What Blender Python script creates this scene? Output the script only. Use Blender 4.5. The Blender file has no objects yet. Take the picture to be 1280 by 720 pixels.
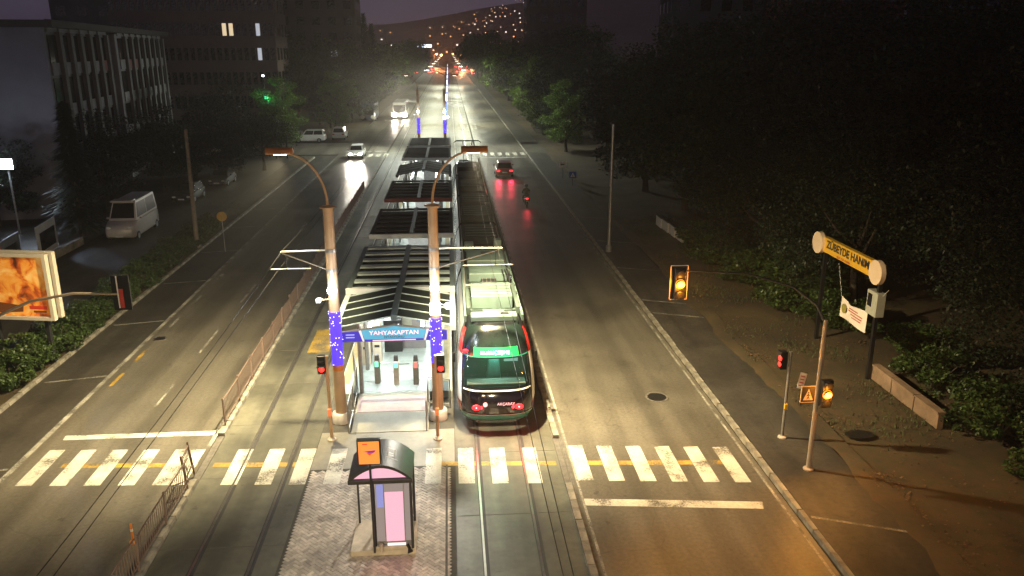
import bpy, bmesh, math, random
from mathutils import Vector, Matrix, noise as mnoise
R = math.radians
rnd = random.Random(7)
sc = bpy.context.scene
C = sc.collection

# ------------------------------------------------------------------ camera, sky, added moonlight, exposure
cam_d = bpy.data.cameras.new('camera'); cam = bpy.data.objects.new('camera', cam_d); C.objects.link(cam)
cam_d.sensor_width = 36.0; cam_d.lens = 36.0 * 1000 / 1280; cam_d.clip_end = 6000; cam_d.clip_start = .2
TH = math.atan(.298); PS = math.atan(80 * math.cos(TH) / 1000)
cam.location = (0, 0, 12.45); cam.rotation_euler = (math.pi / 2 - TH, 0, -PS)
sc.camera = cam

w = bpy.data.worlds.new('World'); sc.world = w; w.use_nodes = True
nt = w.node_tree; nt.nodes.clear()
out = nt.nodes.new('ShaderNodeOutputWorld'); add = nt.nodes.new('ShaderNodeAddShader')
bg1 = nt.nodes.new('ShaderNodeBackground'); bg2 = nt.nodes.new('ShaderNodeBackground')
sky = nt.nodes.new('ShaderNodeTexSky'); sky.sky_type = 'NISHITA'; sky.sun_disc = False
sky.sun_elevation = R(8); sky.sun_rotation = R(200)
nt.links.new(sky.outputs[0], bg1.inputs[0]); bg1.inputs[1].default_value = 0.0002
tc = nt.nodes.new('ShaderNodeTexCoord'); sep = nt.nodes.new('ShaderNodeSeparateXYZ'); ramp = nt.nodes.new('ShaderNodeValToRGB')
nt.links.new(tc.outputs['Generated'], sep.inputs[0]); nt.links.new(sep.outputs[2], ramp.inputs[0])
ramp.color_ramp.elements[0].position = 0.0; ramp.color_ramp.elements[0].color = (.145, .10, .155, 1)
ramp.color_ramp.elements[1].position = .35; ramp.color_ramp.elements[1].color = (.012, .011, .022, 1)
e = ramp.color_ramp.elements.new(.05); e.color = (.165, .135, .215, 1)
nt.links.new(ramp.outputs[0], bg2.inputs[0]); bg2.inputs[1].default_value = 0.9
nt.links.new(bg1.outputs[0], add.inputs[0]); nt.links.new(bg2.outputs[0], add.inputs[1]); nt.links.new(add.outputs[0], out.inputs[0])
added_moon_d = bpy.data.lights.new('added_moon', 'SUN'); added_moon_d.energy = .012; added_moon_d.angle = R(3); added_moon_d.color = (.7, .8, 1)  # faint bluish lamp added as moonlight; no moon in view
added_moon = bpy.data.objects.new('added_moon', added_moon_d); C.objects.link(added_moon); added_moon.rotation_euler = (R(48), 0, R(-25)); added_moon.location = (0, 0, 60)
sc.view_settings.view_transform = 'Standard'; sc.view_settings.look = 'None'
sc.view_settings.exposure = 0.0; sc.view_settings.gamma = 1.0; sc.view_settings.use_curve_mapping = False
sc.render.engine = 'CYCLES'
sc.cycles.use_denoising = True
sc.cycles.max_bounces = 6; sc.cycles.diffuse_bounces = 2; sc.cycles.glossy_bounces = 3; sc.cycles.transmission_bounces = 4
sc.cycles.transparent_max_bounces = 8; sc.cycles.volume_bounces = 0
sc.cycles.sample_clamp_indirect = 4.0
sc.cycles.caustics_reflective = False; sc.cycles.caustics_refractive = False
sc.cycles.use_light_tree = True

# ------------------------------------------------------------------ materials
MATS = {}
def pm(name, col, rough=.6, metal=0.0, var=.18, scale=4.0, bump=0.0, bscale=40.0, col2=None, rvar=0.0, spec=.5, big=None, coat=0.0, island=0.0):
    m = bpy.data.materials.new(name); m.use_nodes = True; n = m.node_tree; b = n.nodes['Principled BSDF']
    b.inputs['Roughness'].default_value = rough; b.inputs['Metallic'].default_value = metal
    b.inputs['Specular IOR Level'].default_value = spec
    if coat: b.inputs['Coat Weight'].default_value = coat; b.inputs['Coat Roughness'].default_value = .05
    t = n.nodes.new('ShaderNodeTexCoord')
    nz = n.nodes.new('ShaderNodeTexNoise'); nz.inputs['Scale'].default_value = scale; nz.inputs['Detail'].default_value = 6
    nz.inputs['Roughness'].default_value = .65
    n.links.new(t.outputs['Object'], nz.inputs['Vector'])
    r = n.nodes.new('ShaderNodeValToRGB')
    c2 = col2 or tuple(min(1, c * (1 + var)) for c in col); c1 = tuple(c * (1 - var) for c in col) if col2 is None else col
    r.color_ramp.elements[0].position = .33; r.color_ramp.elements[0].color = (*c1, 1)
    r.color_ramp.elements[1].position = .68; r.color_ramp.elements[1].color = (*c2, 1)
    n.links.new(nz.outputs['Fac'], r.inputs[0])
    last = r.outputs[0]
    if big:     # (scale, lo, hi): broad patches of wear and dirt
        n2 = n.nodes.new('ShaderNodeTexNoise'); n2.inputs['Scale'].default_value = big[0]; n2.inputs['Detail'].default_value = 4
        n.links.new(t.outputs['Object'], n2.inputs['Vector'])
        mr = n.nodes.new('ShaderNodeMapRange'); mr.inputs[1].default_value = .35; mr.inputs[2].default_value = .66
        mr.inputs[3].default_value = big[1]; mr.inputs[4].default_value = big[2]
        n.links.new(n2.outputs['Fac'], mr.inputs[0])
        mx = n.nodes.new('ShaderNodeMix'); mx.data_type = 'RGBA'; mx.blend_type = 'MULTIPLY'; mx.inputs[0].default_value = 1
        n.links.new(last, mx.inputs[6]); n.links.new(mr.outputs[0], mx.inputs[7]); last = mx.outputs[2]
        if rvar:
            m3 = n.nodes.new('ShaderNodeMapRange'); m3.inputs[1].default_value = .35; m3.inputs[2].default_value = .66
            m3.inputs[3].default_value = rough - rvar; m3.inputs[4].default_value = rough + rvar
            n.links.new(n2.outputs['Fac'], m3.inputs[0]); n.links.new(m3.outputs[0], b.inputs['Roughness'])
    if island:
        g = n.nodes.new('ShaderNodeNewGeometry'); mr = n.nodes.new('ShaderNodeMapRange')
        mr.inputs[3].default_value = 1 - island; mr.inputs[4].default_value = 1 + island
        n.links.new(g.outputs['Random Per Island'], mr.inputs[0])
        mx = n.nodes.new('ShaderNodeMix'); mx.data_type = 'RGBA'; mx.blend_type = 'MULTIPLY'; mx.inputs[0].default_value = 1
        n.links.new(last, mx.inputs[6]); n.links.new(mr.outputs[0], mx.inputs[7]); last = mx.outputs[2]
    n.links.new(last, b.inputs['Base Color'])
    if bump:
        nb = n.nodes.new('ShaderNodeTexNoise'); nb.inputs['Scale'].default_value = bscale; nb.inputs['Detail'].default_value = 4
        n.links.new(t.outputs['Object'], nb.inputs['Vector'])
        bp = n.nodes.new('ShaderNodeBump'); bp.inputs['Strength'].default_value = bump; bp.inputs['Distance'].default_value = .02
        n.links.new(nb.outputs['Fac'], bp.inputs['Height']); n.links.new(bp.outputs[0], b.inputs['Normal'])
    MATS[name] = m; return m
def em(name, col, strength, sample=False):
    m = bpy.data.materials.new(name); m.use_nodes = True; n = m.node_tree; b = n.nodes['Principled BSDF']
    b.inputs['Base Color'].default_value = (*[c * .6 for c in col], 1); b.inputs['Roughness'].default_value = .4
    b.inputs['Emission Color'].default_value = (*col, 1); b.inputs['Emission Strength'].default_value = strength
    m.cycles.emission_sampling = 'FRONT' if sample else 'NONE'
    MATS[name] = m; return m
def glassmat(name, tint=(.02, .03, .03), alpha=.35):
    m = bpy.data.materials.new(name); m.use_nodes = True; n = m.node_tree; n.nodes.clear()
    o = n.nodes.new('ShaderNodeOutputMaterial'); mix = n.nodes.new('ShaderNodeMixShader')
    tr = n.nodes.new('ShaderNodeBsdfTransparent'); tr.inputs[0].default_value = (*[.55 + c for c in tint], 1)
    p = n.nodes.new('ShaderNodeBsdfPrincipled'); p.inputs['Base Color'].default_value = (*tint, 1); p.inputs['Roughness'].default_value = .06
    mix.inputs[0].default_value = alpha
    n.links.new(tr.outputs[0], mix.inputs[1]); n.links.new(p.outputs[0], mix.inputs[2]); n.links.new(mix.outputs[0], o.inputs[0])
    MATS[name] = m; return m

pm('asphalt', (.118, .106, .082), .40, var=.22, scale=9, bump=.25, bscale=90, big=(.35, .86, 1.12), rvar=.06)
pm('bay_asphalt', (.050, .043, .033), .62, var=.25, scale=6, bump=.3, bscale=60, big=(.4, .7, 1.2))
pm('track_concrete', (.100, .096, .070), .55, var=.2, scale=3, bump=.15, bscale=50, big=(.5, .62, 1.15))
pm('paver', (.50, .44, .38), .7, var=.2, scale=7, bump=.15, bscale=60, big=(.8, .62, 1.15), island=.25)
pm('paver_bed', (.06, .055, .045), .9)
pm('slab', (.22, .205, .165), .55, var=.12, scale=4, bump=.08, big=(.6, .75, 1.1))
pm('kerb_stone', (.25, .225, .175), .8, var=.25, scale=5, bump=.3, bscale=30, big=(1.4, .55, 1.1))
pm('kerb_dark', (.10, .09, .075), .85, var=.3, scale=5, bump=.3)
pm('white_paint', (.56, .53, .44), .6, var=.14, scale=11, bump=.1, big=(1.3, .75, 1.06))
pm('worn_paint', (.36, .34, .28), .7, var=.35, scale=14, big=(1.5, .5, 1.1))
pm('yellow_paint', (.40, .25, .04), .6, var=.25, scale=9, big=(1.2, .6, 1.1))
pm('rail_steel', (.42, .40, .36), .28, metal=.9, var=.15)
pm('rail_groove', (.025, .022, .02), .7)
pm('dirt', (.075, .042, .018), .95, var=.35, scale=3, bump=.6, bscale=14, big=(.35, .6, 1.3), col2=(.045, .040, .014))
pm('ground', (.05, .045, .03), .95, var=.3, scale=.5, bump=.4, bscale=3)
pm('grass', (.05, .07, .02), .8, var=.4, scale=2)
pm('leaf_litter', (.085, .052, .024), .8, island=.5)
pm('hill_earth', (.21, .17, .18), 1.0, var=.4, scale=.02)  # raised tone stands in for town light on the hill
pm('mast_paint', (.36, .29, .22), .45, metal=.3, var=.12)
pm('pole_tan', (.55, .37, .22), .42, metal=.25, var=.08, scale=2, big=(.9, .85, 1.08))  # warm lamplight on the poles is put into this tan
pm('galvanised', (.34, .33, .31), .38, metal=.7, var=.15, scale=8)
pm('dark_metal', (.035, .036, .038), .4, metal=.4, var=.2)
pm('black_plastic', (.012, .012, .013), .35, var=.2)
pm('lamp_top', (.40, .17, .07), .4, var=.15, scale=6)  # orange lamplight falling on the heads is put into this colour
pm('white_concrete', (.62, .57, .5), .75, var=.12, scale=5, bump=.2)
pm('wire', (.012, .011, .01), .5, metal=.5)
pm('canopy_beam', (.46, .57, .55), .4, metal=.1, var=.08, scale=3)
pm('canopy_white', (.50, .52, .53), .4, var=.06)
pm('canopy_grey', (.11, .15, .15), .4, metal=.3, var=.1)
pm('roof_slat', (.030, .026, .024), .75, var=.2)
pm('canopy_pane', (.012, .016, .016), .55, var=.3, scale=1.2, spec=.25)
pm('platform_floor', (.40, .45, .42), .32, var=.1, scale=3, big=(.6, .8, 1.1))
pm('ramp_floor', (.33, .31, .235), .55, var=.1, scale=4, big=(.8, .78, 1.08))
pm('mauve_strip', (.28, .21, .22), .55, var=.15)
pm('tactile_yellow', (.30, .26, .15), .7, var=.15)
pm('fence_paint', (.17, .115, .09), .55, var=.2, scale=8)
pm('fence_grey', (.26, .25, .23), .5, metal=.4)
pm('tram_white', (.66, .66, .63), .22, var=.04, coat=.5)
pm('tram_black', (.010, .011, .012), .09, var=.2, spec=.6, coat=.6)
pm('tram_dark', (.03, .034, .03), .5, var=.2)
pm('tram_red', (.42, .025, .02), .25, var=.08, coat=.4)
pm('tram_green', (.02, .15, .11), .25, var=.1, coat=.4)
pm('roof_pale', (.125, .185, .16), .5, var=.1, scale=2, big=(.9, .72, 1.08))
pm('roof_mid', (.06, .085, .072), .55, var=.15, scale=3, big=(.7, .7, 1.1))
pm('roof_dark', (.018, .020, .017), .8, var=.25, scale=2)
pm('upper_glass', (.010, .018, .015), .22, var=.15)
pm('bellows', (.02, .02, .02), .8)
pm('kiosk_dark', (.030, .028, .030), .5, var=.2)
pm('kiosk_grey', (.25, .24, .25), .4, var=.1)
pm('plinth', (.55, .47, .37), .75, var=.16, scale=4, bump=.2, big=(1.1, .7, 1.1))
pm('seat_cloth', (.10, .26, .24), .7)
pm('bark', (.06, .045, .03), .9, var=.3, scale=6, bump=.6, bscale=14)
pm('leaf_a', (.030, .055, .012), .55, var=.3, scale=.7, island=.45)
pm('leaf_b', (.11, .19, .022), .55, var=.3, scale=.7, island=.45)
pm('leaf_c', (.014, .024, .009), .6, var=.3, scale=.7, island=.4)
pm('hedge_leaf', (.036, .062, .013), .5, var=.3, scale=1.2, island=.45)
pm('wall_pale', (.22, .21, .23), .85, var=.1, scale=.6, bump=.1, big=(.12, .8, 1.1))
pm('wall_grey', (.14, .135, .135), .85, var=.12, scale=.5, big=(.1, .8, 1.1))
pm('wall_brown', (.17, .125, .11), .85, var=.12, scale=.5)
pm('wall_red', (.20, .06, .05), .85, var=.12, scale=.5)
pm('roof_tile', (.05, .04, .038), .8, var=.2)
pm('window_dark', (.012, .013, .016), .12, var=.2)
pm('garden_wall', (.25, .165, .10), .85, var=.2, scale=3, bump=.3, big=(.9, .65, 1.1))
pm('van_white', (.55, .50, .45), .3, var=.05, coat=.5)
pm('car_white', (.72, .71, .68), .28, var=.04, coat=.5)
pm('car_red', (.32, .03, .035), .28, var=.05, coat=.5)
pm('car_grey', (.10, .105, .115), .28, var=.05, coat=.5)
pm('car_dark', (.02, .021, .025), .25, var=.05, coat=.5)
pm('car_blue', (.04, .07, .16), .28, var=.05, coat=.5)
pm('car_glass', (.008, .009, .011), .3, var=.2, spec=.06)
pm('rubber', (.015, .015, .015), .8)
pm('rim', (.35, .35, .36), .35, metal=.8)
pm('cloth_dark', (.012, .012, .015), .8)
pm('helmet_black', (.015, .015, .017), .2)
pm('sign_yellow', (.66, .38, .03), .5, var=.08, scale=2)
pm('sign_cream', (.72, .56, .38), .5, var=.05)
pm('sign_black', (.02, .02, .018), .5)
pm('sign_white', (.72, .70, .66), .5, var=.05)
pm('sign_grey', (.36, .37, .30), .5, var=.1)
pm('sign_blue', (.03, .12, .45), .45, var=.05)
pm('sign_red', (.45, .04, .03), .5)
pm('banner_cloth', (.74, .66, .55), .7, var=.06)
pm('print_red', (.40, .06, .04), .6); pm('print_olive', (.28, .24, .05), .6); pm('print_orange', (.62, .20, .03), .5)
pm('frame_cream', (.60, .53, .42), .5, var=.08)
pm('wood_pole', (.24, .19, .13), .85, var=.25, scale=4)
pm('manhole_iron', (.03, .028, .025), .45, metal=.6, var=.3, scale=20, bump=.5, bscale=60)
pm('panel_board', (.05, .05, .06), .5); pm('panel_white', (.32, .31, .30), .6)
glassmat('clear_glass', (.02, .03, .03), .25); glassmat('tram_glass', (.012, .03, .026), .35)
em('bulb_white', (.75, .88, 1), 60); em('bulb_soft', (.9, .93, 1), 14); em('tube_white', (.93, 1, .95), 9)
em('led_blue', (.10, .045, 1.0), 1.15); em('led_dot', (.75, .7, 1.0), 4); em('led_blue_far', (.12, .18, 1.0), 3.0)
em('lamp_lens', (1, .86, .62), 14)
em('red_signal', (1, .03, .02), 3); em('amber_signal', (1, .25, .010), 3.0); em('amber_core', (1, .50, .10), 4.5)
em('tail_red', (1, .02, .03), 3.2); em('tail_core', (1, .3, .25), 5)
em('head_white', (1, .93, .78), 240); em('head_far', (1, .90, .72), 300); em('band_white', (.85, .9, 1), 2.2)
em('dest_green', (.0, .70, .07), 1.5); em('dest_text', (.45, 1, .75), 10)
em('sign_sky', (.10, .42, .62), .62); em('sign_violet', (.045, .03, .40), .75); em('sign_paper', (.75, .72, .85), .8); em('sign_letters', (1, .55, .55), 1.5); em('sign_dimtext', (.35, .4, .9), .9)
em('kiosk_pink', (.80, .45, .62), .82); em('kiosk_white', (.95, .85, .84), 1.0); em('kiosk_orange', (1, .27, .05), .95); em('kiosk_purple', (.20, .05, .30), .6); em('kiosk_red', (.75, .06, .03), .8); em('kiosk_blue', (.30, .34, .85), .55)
em('kiosk_frost', (.42, .38, .42), .30)
em('cab_glow', (.55, .8, .75), .8)
em('warm_window', (1, .78, .48), .8); em('cool_window', (.85, .9, 1), .5)
em('hill_orange', (1, .42, .16), 4.5); em('hill_warm', (1, .62, .38), 4); em('hill_white', (1, .85, .78), 5)
em('jam_orange', (1, .40, .10), 22); em('jam_red', (1, .06, .04), 14); em('far_white_sign', (.7, .8, 1), 6)
em('flood_white', (.72, .85, 1), 160); em('green_glow', (.1, .9, .5), 1.0)
em('poster_red', (.75, .05, .02), .30); em('poster_brown', (.22, .07, .02), .25); em('poster_yellow', (.95, .55, .16), .34)
em('reader_green', (.2, .9, .6), 1.6); em('reader_red', (1, .12, .1), 2.0); em('button_orange', (1, .28, .1), .5); em('led_white', (.9, .95, 1), 18)
def poster(name, strength):
    m = em(name, (.9, .36, .05), strength); n = m.node_tree; b = n.nodes['Principled BSDF']; t = n.nodes.new('ShaderNodeTexCoord'); q = n.nodes.new('ShaderNodeTexNoise'); q.inputs['Scale'].default_value = 1.5; q.inputs['Detail'].default_value = 7; q.inputs['Distortion'].default_value = .8
    r = n.nodes.new('ShaderNodeValToRGB'); n.links.new(t.outputs['Object'], q.inputs['Vector']); n.links.new(q.outputs['Fac'], r.inputs[0])
    r.color_ramp.elements[0].position = .34; r.color_ramp.elements[0].color = (.10, .025, .008, 1); r.color_ramp.elements[1].position = .66; r.color_ramp.elements[1].color = (.95, .55, .16, 1)
    for p, c in ((.44, (.60, .12, .02, 1)), (.52, (.85, .32, .04, 1))): e_ = r.color_ramp.elements.new(p); e_.color = c
    n.links.new(r.outputs[0], b.inputs['Emission Color']); n.links.new(r.outputs[0], b.inputs['Base Color'])
poster('poster_orange', .26)
M = MATS

def wear(name, cracks=True, lanes=True):
    n = MATS[name].node_tree; b = n.nodes['Principled BSDF']; src = b.inputs['Base Color'].links[0].from_socket; last = src
    t = n.nodes.new('ShaderNodeTexCoord')
    def mul(fac):
        nonlocal last
        mx = n.nodes.new('ShaderNodeMix'); mx.data_type = 'RGBA'; mx.blend_type = 'MULTIPLY'; mx.inputs[0].default_value = 1
        n.links.new(last, mx.inputs[6]); n.links.new(fac, mx.inputs[7]); last = mx.outputs[2]
    def rng(sock, a, b_, lo, hi):
        m = n.nodes.new('ShaderNodeMapRange'); m.inputs[1].default_value = a; m.inputs[2].default_value = b_; m.inputs[3].default_value = lo; m.inputs[4].default_value = hi; n.links.new(sock, m.inputs[0]); return m.outputs[0]
    def nz(scale, vec=(1, 1, 1), detail=5):
        mp = n.nodes.new('ShaderNodeMapping'); mp.inputs['Scale'].default_value = vec; n.links.new(t.outputs['Object'], mp.inputs[0])
        q = n.nodes.new('ShaderNodeTexNoise'); q.inputs['Scale'].default_value = scale; q.inputs['Detail'].default_value = detail; n.links.new(mp.outputs[0], q.inputs['Vector']); return q.outputs['Fac']
    if lanes:
        mul(rng(nz(1.1, (1, .03, 1)), .38, .62, .74, 1.16))      # tyre-polished lanes and oil bands along the road
        mul(rng(nz(.22, (1, .5, 1), 2), .56, .60, 1.0, .84))     # darker repair patches
        mul(rng(nz(2.6, (1, 1, 1), 6), .66, .72, 1.0, .6))       # drips and stains
    if cracks:
        wn = n.nodes.new('ShaderNodeTexNoise'); wn.inputs['Scale'].default_value = .9; n.links.new(t.outputs['Object'], wn.inputs['Vector'])
        ad = n.nodes.new('ShaderNodeMixRGB'); ad.blend_type = 'ADD'; ad.inputs[0].default_value = .9; n.links.new(t.outputs['Object'], ad.inputs[1]); n.links.new(wn.outputs['Color'], ad.inputs[2])
        vo = n.nodes.new('ShaderNodeTexVoronoi'); vo.feature = 'DISTANCE_TO_EDGE'; vo.inputs['Scale'].default_value = .34; n.links.new(ad.outputs[0], vo.inputs['Vector'])
        mul(rng(vo.outputs['Distance'], .002, .008, .78, 1.0))
    n.links.new(last, b.inputs['Base Color'])
def chipped(name, under=(.085, .078, .062), lo=.36, hi=.44, scale=16):
    n = MATS[name].node_tree; b = n.nodes['Principled BSDF']; src = b.inputs['Base Color'].links[0].from_socket
    t = n.nodes.new('ShaderNodeTexCoord'); q = n.nodes.new('ShaderNodeTexNoise'); q.inputs['Scale'].default_value = scale; q.inputs['Detail'].default_value = 9; q.inputs['Roughness'].default_value = .75
    n.links.new(t.outputs['Object'], q.inputs['Vector'])
    q2 = n.nodes.new('ShaderNodeTexNoise'); q2.inputs['Scale'].default_value = 1.3; n.links.new(t.outputs['Object'], q2.inputs['Vector'])
    av = n.nodes.new('ShaderNodeMath'); av.operation = 'MULTIPLY_ADD'; av.inputs[1].default_value = .45; n.links.new(q2.outputs['Fac'], av.inputs[0])
    hf = n.nodes.new('ShaderNodeMath'); hf.operation = 'MULTIPLY'; hf.inputs[1].default_value = .6; n.links.new(q.outputs['Fac'], hf.inputs[0]); n.links.new(hf.outputs[0], av.inputs[2])
    m = n.nodes.new('ShaderNodeMapRange'); m.inputs[1].default_value = lo; m.inputs[2].default_value = hi; n.links.new(av.outputs[0], m.inputs[0])
    mx = n.nodes.new('ShaderNodeMix'); mx.data_type = 'RGBA'; mx.inputs[6].default_value = (*under, 1); n.links.new(m.outputs[0], mx.inputs[0]); n.links.new(src, mx.inputs[7]); n.links.new(mx.outputs[2], b.inputs['Base Color'])
wear('asphalt'); wear('bay_asphalt'); wear('track_concrete', cracks=False)
chipped('white_paint', lo=.425, hi=.51); chipped('worn_paint', lo=.45, hi=.56); chipped('yellow_paint', lo=.43, hi=.53)

# ------------------------------------------------------------------ mesh helpers
class MB:
    def __init__(s): s.v = []; s.f = []; s.m = []
    def add(s, vs, fs, m=0):
        o = len(s.v); s.v += [tuple(v) for v in vs]; s.f += [tuple(i + o for i in f) for f in fs]; s.m += [m] * len(fs); return s
    def box(s, c, d, rz=0, m=0, top=(1, 1), rx=0):
        x, y, z = d[0] / 2, d[1] / 2, d[2] / 2; tx, ty = top
        p = [(-x, -y, -z), (x, -y, -z), (x, y, -z), (-x, y, -z), (-x * tx, -y * ty, z), (x * tx, -y * ty, z), (x * tx, y * ty, z), (-x * tx, y * ty, z)]
        mt = Matrix.Rotation(rz, 3, 'Z') @ Matrix.Rotation(rx, 3, 'X'); c = Vector(c)
        return s.add([mt @ Vector(q) + c for q in p], [(0, 3, 2, 1), (4, 5, 6, 7), (0, 1, 5, 4), (1, 2, 6, 5), (2, 3, 7, 6), (3, 0, 4, 7)], m)
    def b2(s, lo, hi, m=0):
        return s.box([(a + b) / 2 for a, b in zip(lo, hi)], [abs(b - a) for a, b in zip(lo, hi)], m=m)
    def cyl(s, p0, p1, r0, r1=None, n=10, m=0, caps=True):
        r1 = r0 if r1 is None else r1; p0 = Vector(p0); p1 = Vector(p1); d = (p1 - p0).normalized()
        u = d.orthogonal().normalized(); q = d.cross(u); vs = []
        for p, r in ((p0, r0), (p1, r1)):
            for k in range(n):
                a = 2 * math.pi * k / n; vs.append(p + u * (r * math.cos(a)) + q * (r * math.sin(a)))
        fs = [(k, (k + 1) % n, n + (k + 1) % n, n + k) for k in range(n)]
        if caps: fs += [tuple(range(n - 1, -1, -1)), tuple(range(n, 2 * n))]
        return s.add(vs, fs, m)
    def tube(s, pts, r, n=8, m=0):
        pts = [Vector(p) for p in pts]; rr = r if isinstance(r, (list, tuple)) else [r] * len(pts); vs = []; u = None
        for i, p in enumerate(pts):
            d = (pts[min(i + 1, len(pts) - 1)] - pts[max(i - 1, 0)]).normalized()
            u = d.orthogonal().normalized() if u is None else (u - d * u.dot(d)).normalized()
            q = d.cross(u)
            for k in range(n):
                a = 2 * math.pi * k / n; vs.append(p + u * (rr[i] * math.cos(a)) + q * (rr[i] * math.sin(a)))
        fs = [(i * n + k, i * n + (k + 1) % n, (i + 1) * n + (k + 1) % n, (i + 1) * n + k) for i in range(len(pts) - 1) for k in range(n)]
        fs += [tuple(range(n - 1, -1, -1)), tuple(range((len(pts) - 1) * n, len(pts) * n))]
        return s.add(vs, fs, m)
    def lathe(s, c, prof, n=16, m=0):
        c = Vector(c); vs = [c + Vector((r * math.cos(2 * math.pi * k / n), r * math.sin(2 * math.pi * k / n), z)) for r, z in prof for k in range(n)]
        fs = [(i * n + k, i * n + (k + 1) % n, (i + 1) * n + (k + 1) % n, (i + 1) * n + k) for i in range(len(prof) - 1) for k in range(n)]
        fs += [tuple(range(n - 1, -1, -1)), tuple(range((len(prof) - 1) * n, len(prof) * n))]
        return s.add(vs, fs, m)
    def prism(s, poly, a0, a1, axis='Y', m=0):
        # poly: 2-D outline; axis Y -> (x,z) extruded in y; X -> (y,z); Z -> (x,y)
        def P(p, a): return {'Y': (p[0], a, p[1]), 'X': (a, p[0], p[1]), 'Z': (p[0], p[1], a)}[axis]
        n = len(poly); vs = [P(p, a0) for p in poly] + [P(p, a1) for p in poly]
        fs = [tuple(range(n)), tuple(range(2 * n - 1, n - 1, -1))] + [(k, k + n, (k + 1) % n + n, (k + 1) % n) for k in range(n)]
        return s.add(vs, fs, m)
    def ball(s, c, r, nu=10, nv=7, m=0, sc=(1, 1, 1)):
        prof = [(max(1e-3, r * math.sin(math.pi * i / nv)), -r * math.cos(math.pi * i / nv)) for i in range(nv + 1)]
        o = len(s.v); s.lathe((0, 0, 0), prof, nu, m)
        for i in range(o, len(s.v)):
            v = s.v[i]; s.v[i] = (c[0] + v[0] * sc[0], c[1] + v[1] * sc[1], c[2] + v[2] * sc[2])
        return s
    def data(s, name, mats, smooth=False):
        me = bpy.data.meshes.new(name); me.from_pydata(s.v, [], s.f); 
        for q in (mats if isinstance(mats, (list, tuple)) else [mats]): me.materials.append(M[q] if isinstance(q, str) else q)
        me.polygons.foreach_set('material_index', s.m)
        bm = bmesh.new(); bm.from_mesh(me); bmesh.ops.recalc_face_normals(bm, faces=bm.faces); bm.to_mesh(me); bm.free()
        if smooth:
            me.polygons.foreach_set('use_smooth', [True] * len(me.polygons)); me.set_sharp_from_angle(angle=R(38))
        me.update(); return me
    def build(s, name, mats, parent=None, smooth=False, bevel=0, loc=(0, 0, 0), rz=0):
        return put(name, s.data(name, mats, smooth), parent, loc, rz, bevel)
def put(name, me, parent=None, loc=(0, 0, 0), rz=0, bevel=0):
    o = bpy.data.objects.new(name, me); C.objects.link(o); o.parent = parent; o.location = loc; o.rotation_euler = (0, 0, rz)
    if bevel:
        b = o.modifiers.new('bevel', 'BEVEL'); b.width = bevel; b.segments = 2; b.limit_method = 'ANGLE'
    return o
def tag(o, label, cat, group=None):
    o['label'] = label; o['category'] = cat
    if group: o['group'] = group
    return o
def thing(name, label, cat, loc=(0, 0, 0), rz=0, group=None):
    o = bpy.data.objects.new(name, None); C.objects.link(o); o.location = loc; o.rotation_euler = (0, 0, rz); o.empty_display_size = .3
    return tag(o, label, cat, group)
def struct(o): o['kind'] = 'structure'; return o
def copy_tree(o, parent=None):
    c = o.copy(); C.objects.link(c); c.parent = parent
    for ch in [k for k in o.children]: copy_tree(ch, c)
    return c
def clone(o, loc, rz=0, label=None, scale=None):
    c = copy_tree(o); c.location = loc; c.rotation_euler = (0, 0, rz)
    if label: c['label'] = label
    if scale: c.scale = scale
    return c
def light(name, kind, loc, power, col, parent=None, size=.2, rot=None, spot=150, blend=.6, aim=None, shape=None):
    d = bpy.data.lights.new(name, kind); d.energy = power; d.color = col
    if kind == 'AREA':
        d.shape = 'RECTANGLE'; d.size = shape[0]; d.size_y = shape[1]
    else: d.shadow_soft_size = size
    if kind == 'SPOT': d.spot_size = R(spot); d.spot_blend = blend
    o = bpy.data.objects.new(name, d); C.objects.link(o); o.parent = parent; o.location = loc
    if aim is not None: o.rotation_euler = Vector(aim).to_track_quat('-Z', 'Y').to_euler()
    elif rot: o.rotation_euler = rot
    return o
def sheet(name, x0, x1, y0, y1, z, mat, nx=1, ny=1, parent=None, wob=0):
    b = MB(); vs = []; 
    for j in range(ny + 1):
        for i in range(nx + 1):
            x = x0 + (x1 - x0) * i / nx; y = y0 + (y1 - y0) * j / ny
            zz = z + (wob * mnoise.noise((x * .35, y * .35, 3.1)) if wob else 0)
            vs.append((x, y, zz))
    b.add(vs, [(j * (nx + 1) + i, j * (nx + 1) + i + 1, (j + 1) * (nx + 1) + i + 1, (j + 1) * (nx + 1) + i) for j in range(ny) for i in range(nx)])
    return b.build(name, mat, parent, smooth=bool(wob))
def text(body, size, mat, parent, loc, rot=(R(90), 0, 0), name='lettering', ext=.004, sx=1.0, align='CENTER', bold=0.0):
    cu = bpy.data.curves.new(name, 'FONT'); cu.body = body; cu.size = size; cu.align_x = align; cu.align_y = 'CENTER'; cu.extrude = ext; cu.offset = bold
    tmp = bpy.data.objects.new(name, cu); me = bpy.data.meshes.new_from_object(tmp); bpy.data.objects.remove(tmp); bpy.data.curves.remove(cu)
    me.materials.clear(); me.materials.append(M[mat]); o = bpy.data.objects.new(name, me); C.objects.link(o); o.parent = parent; o.location = loc; o.rotation_euler = rot; o.scale = (sx, 1, 1)
    return o

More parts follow.
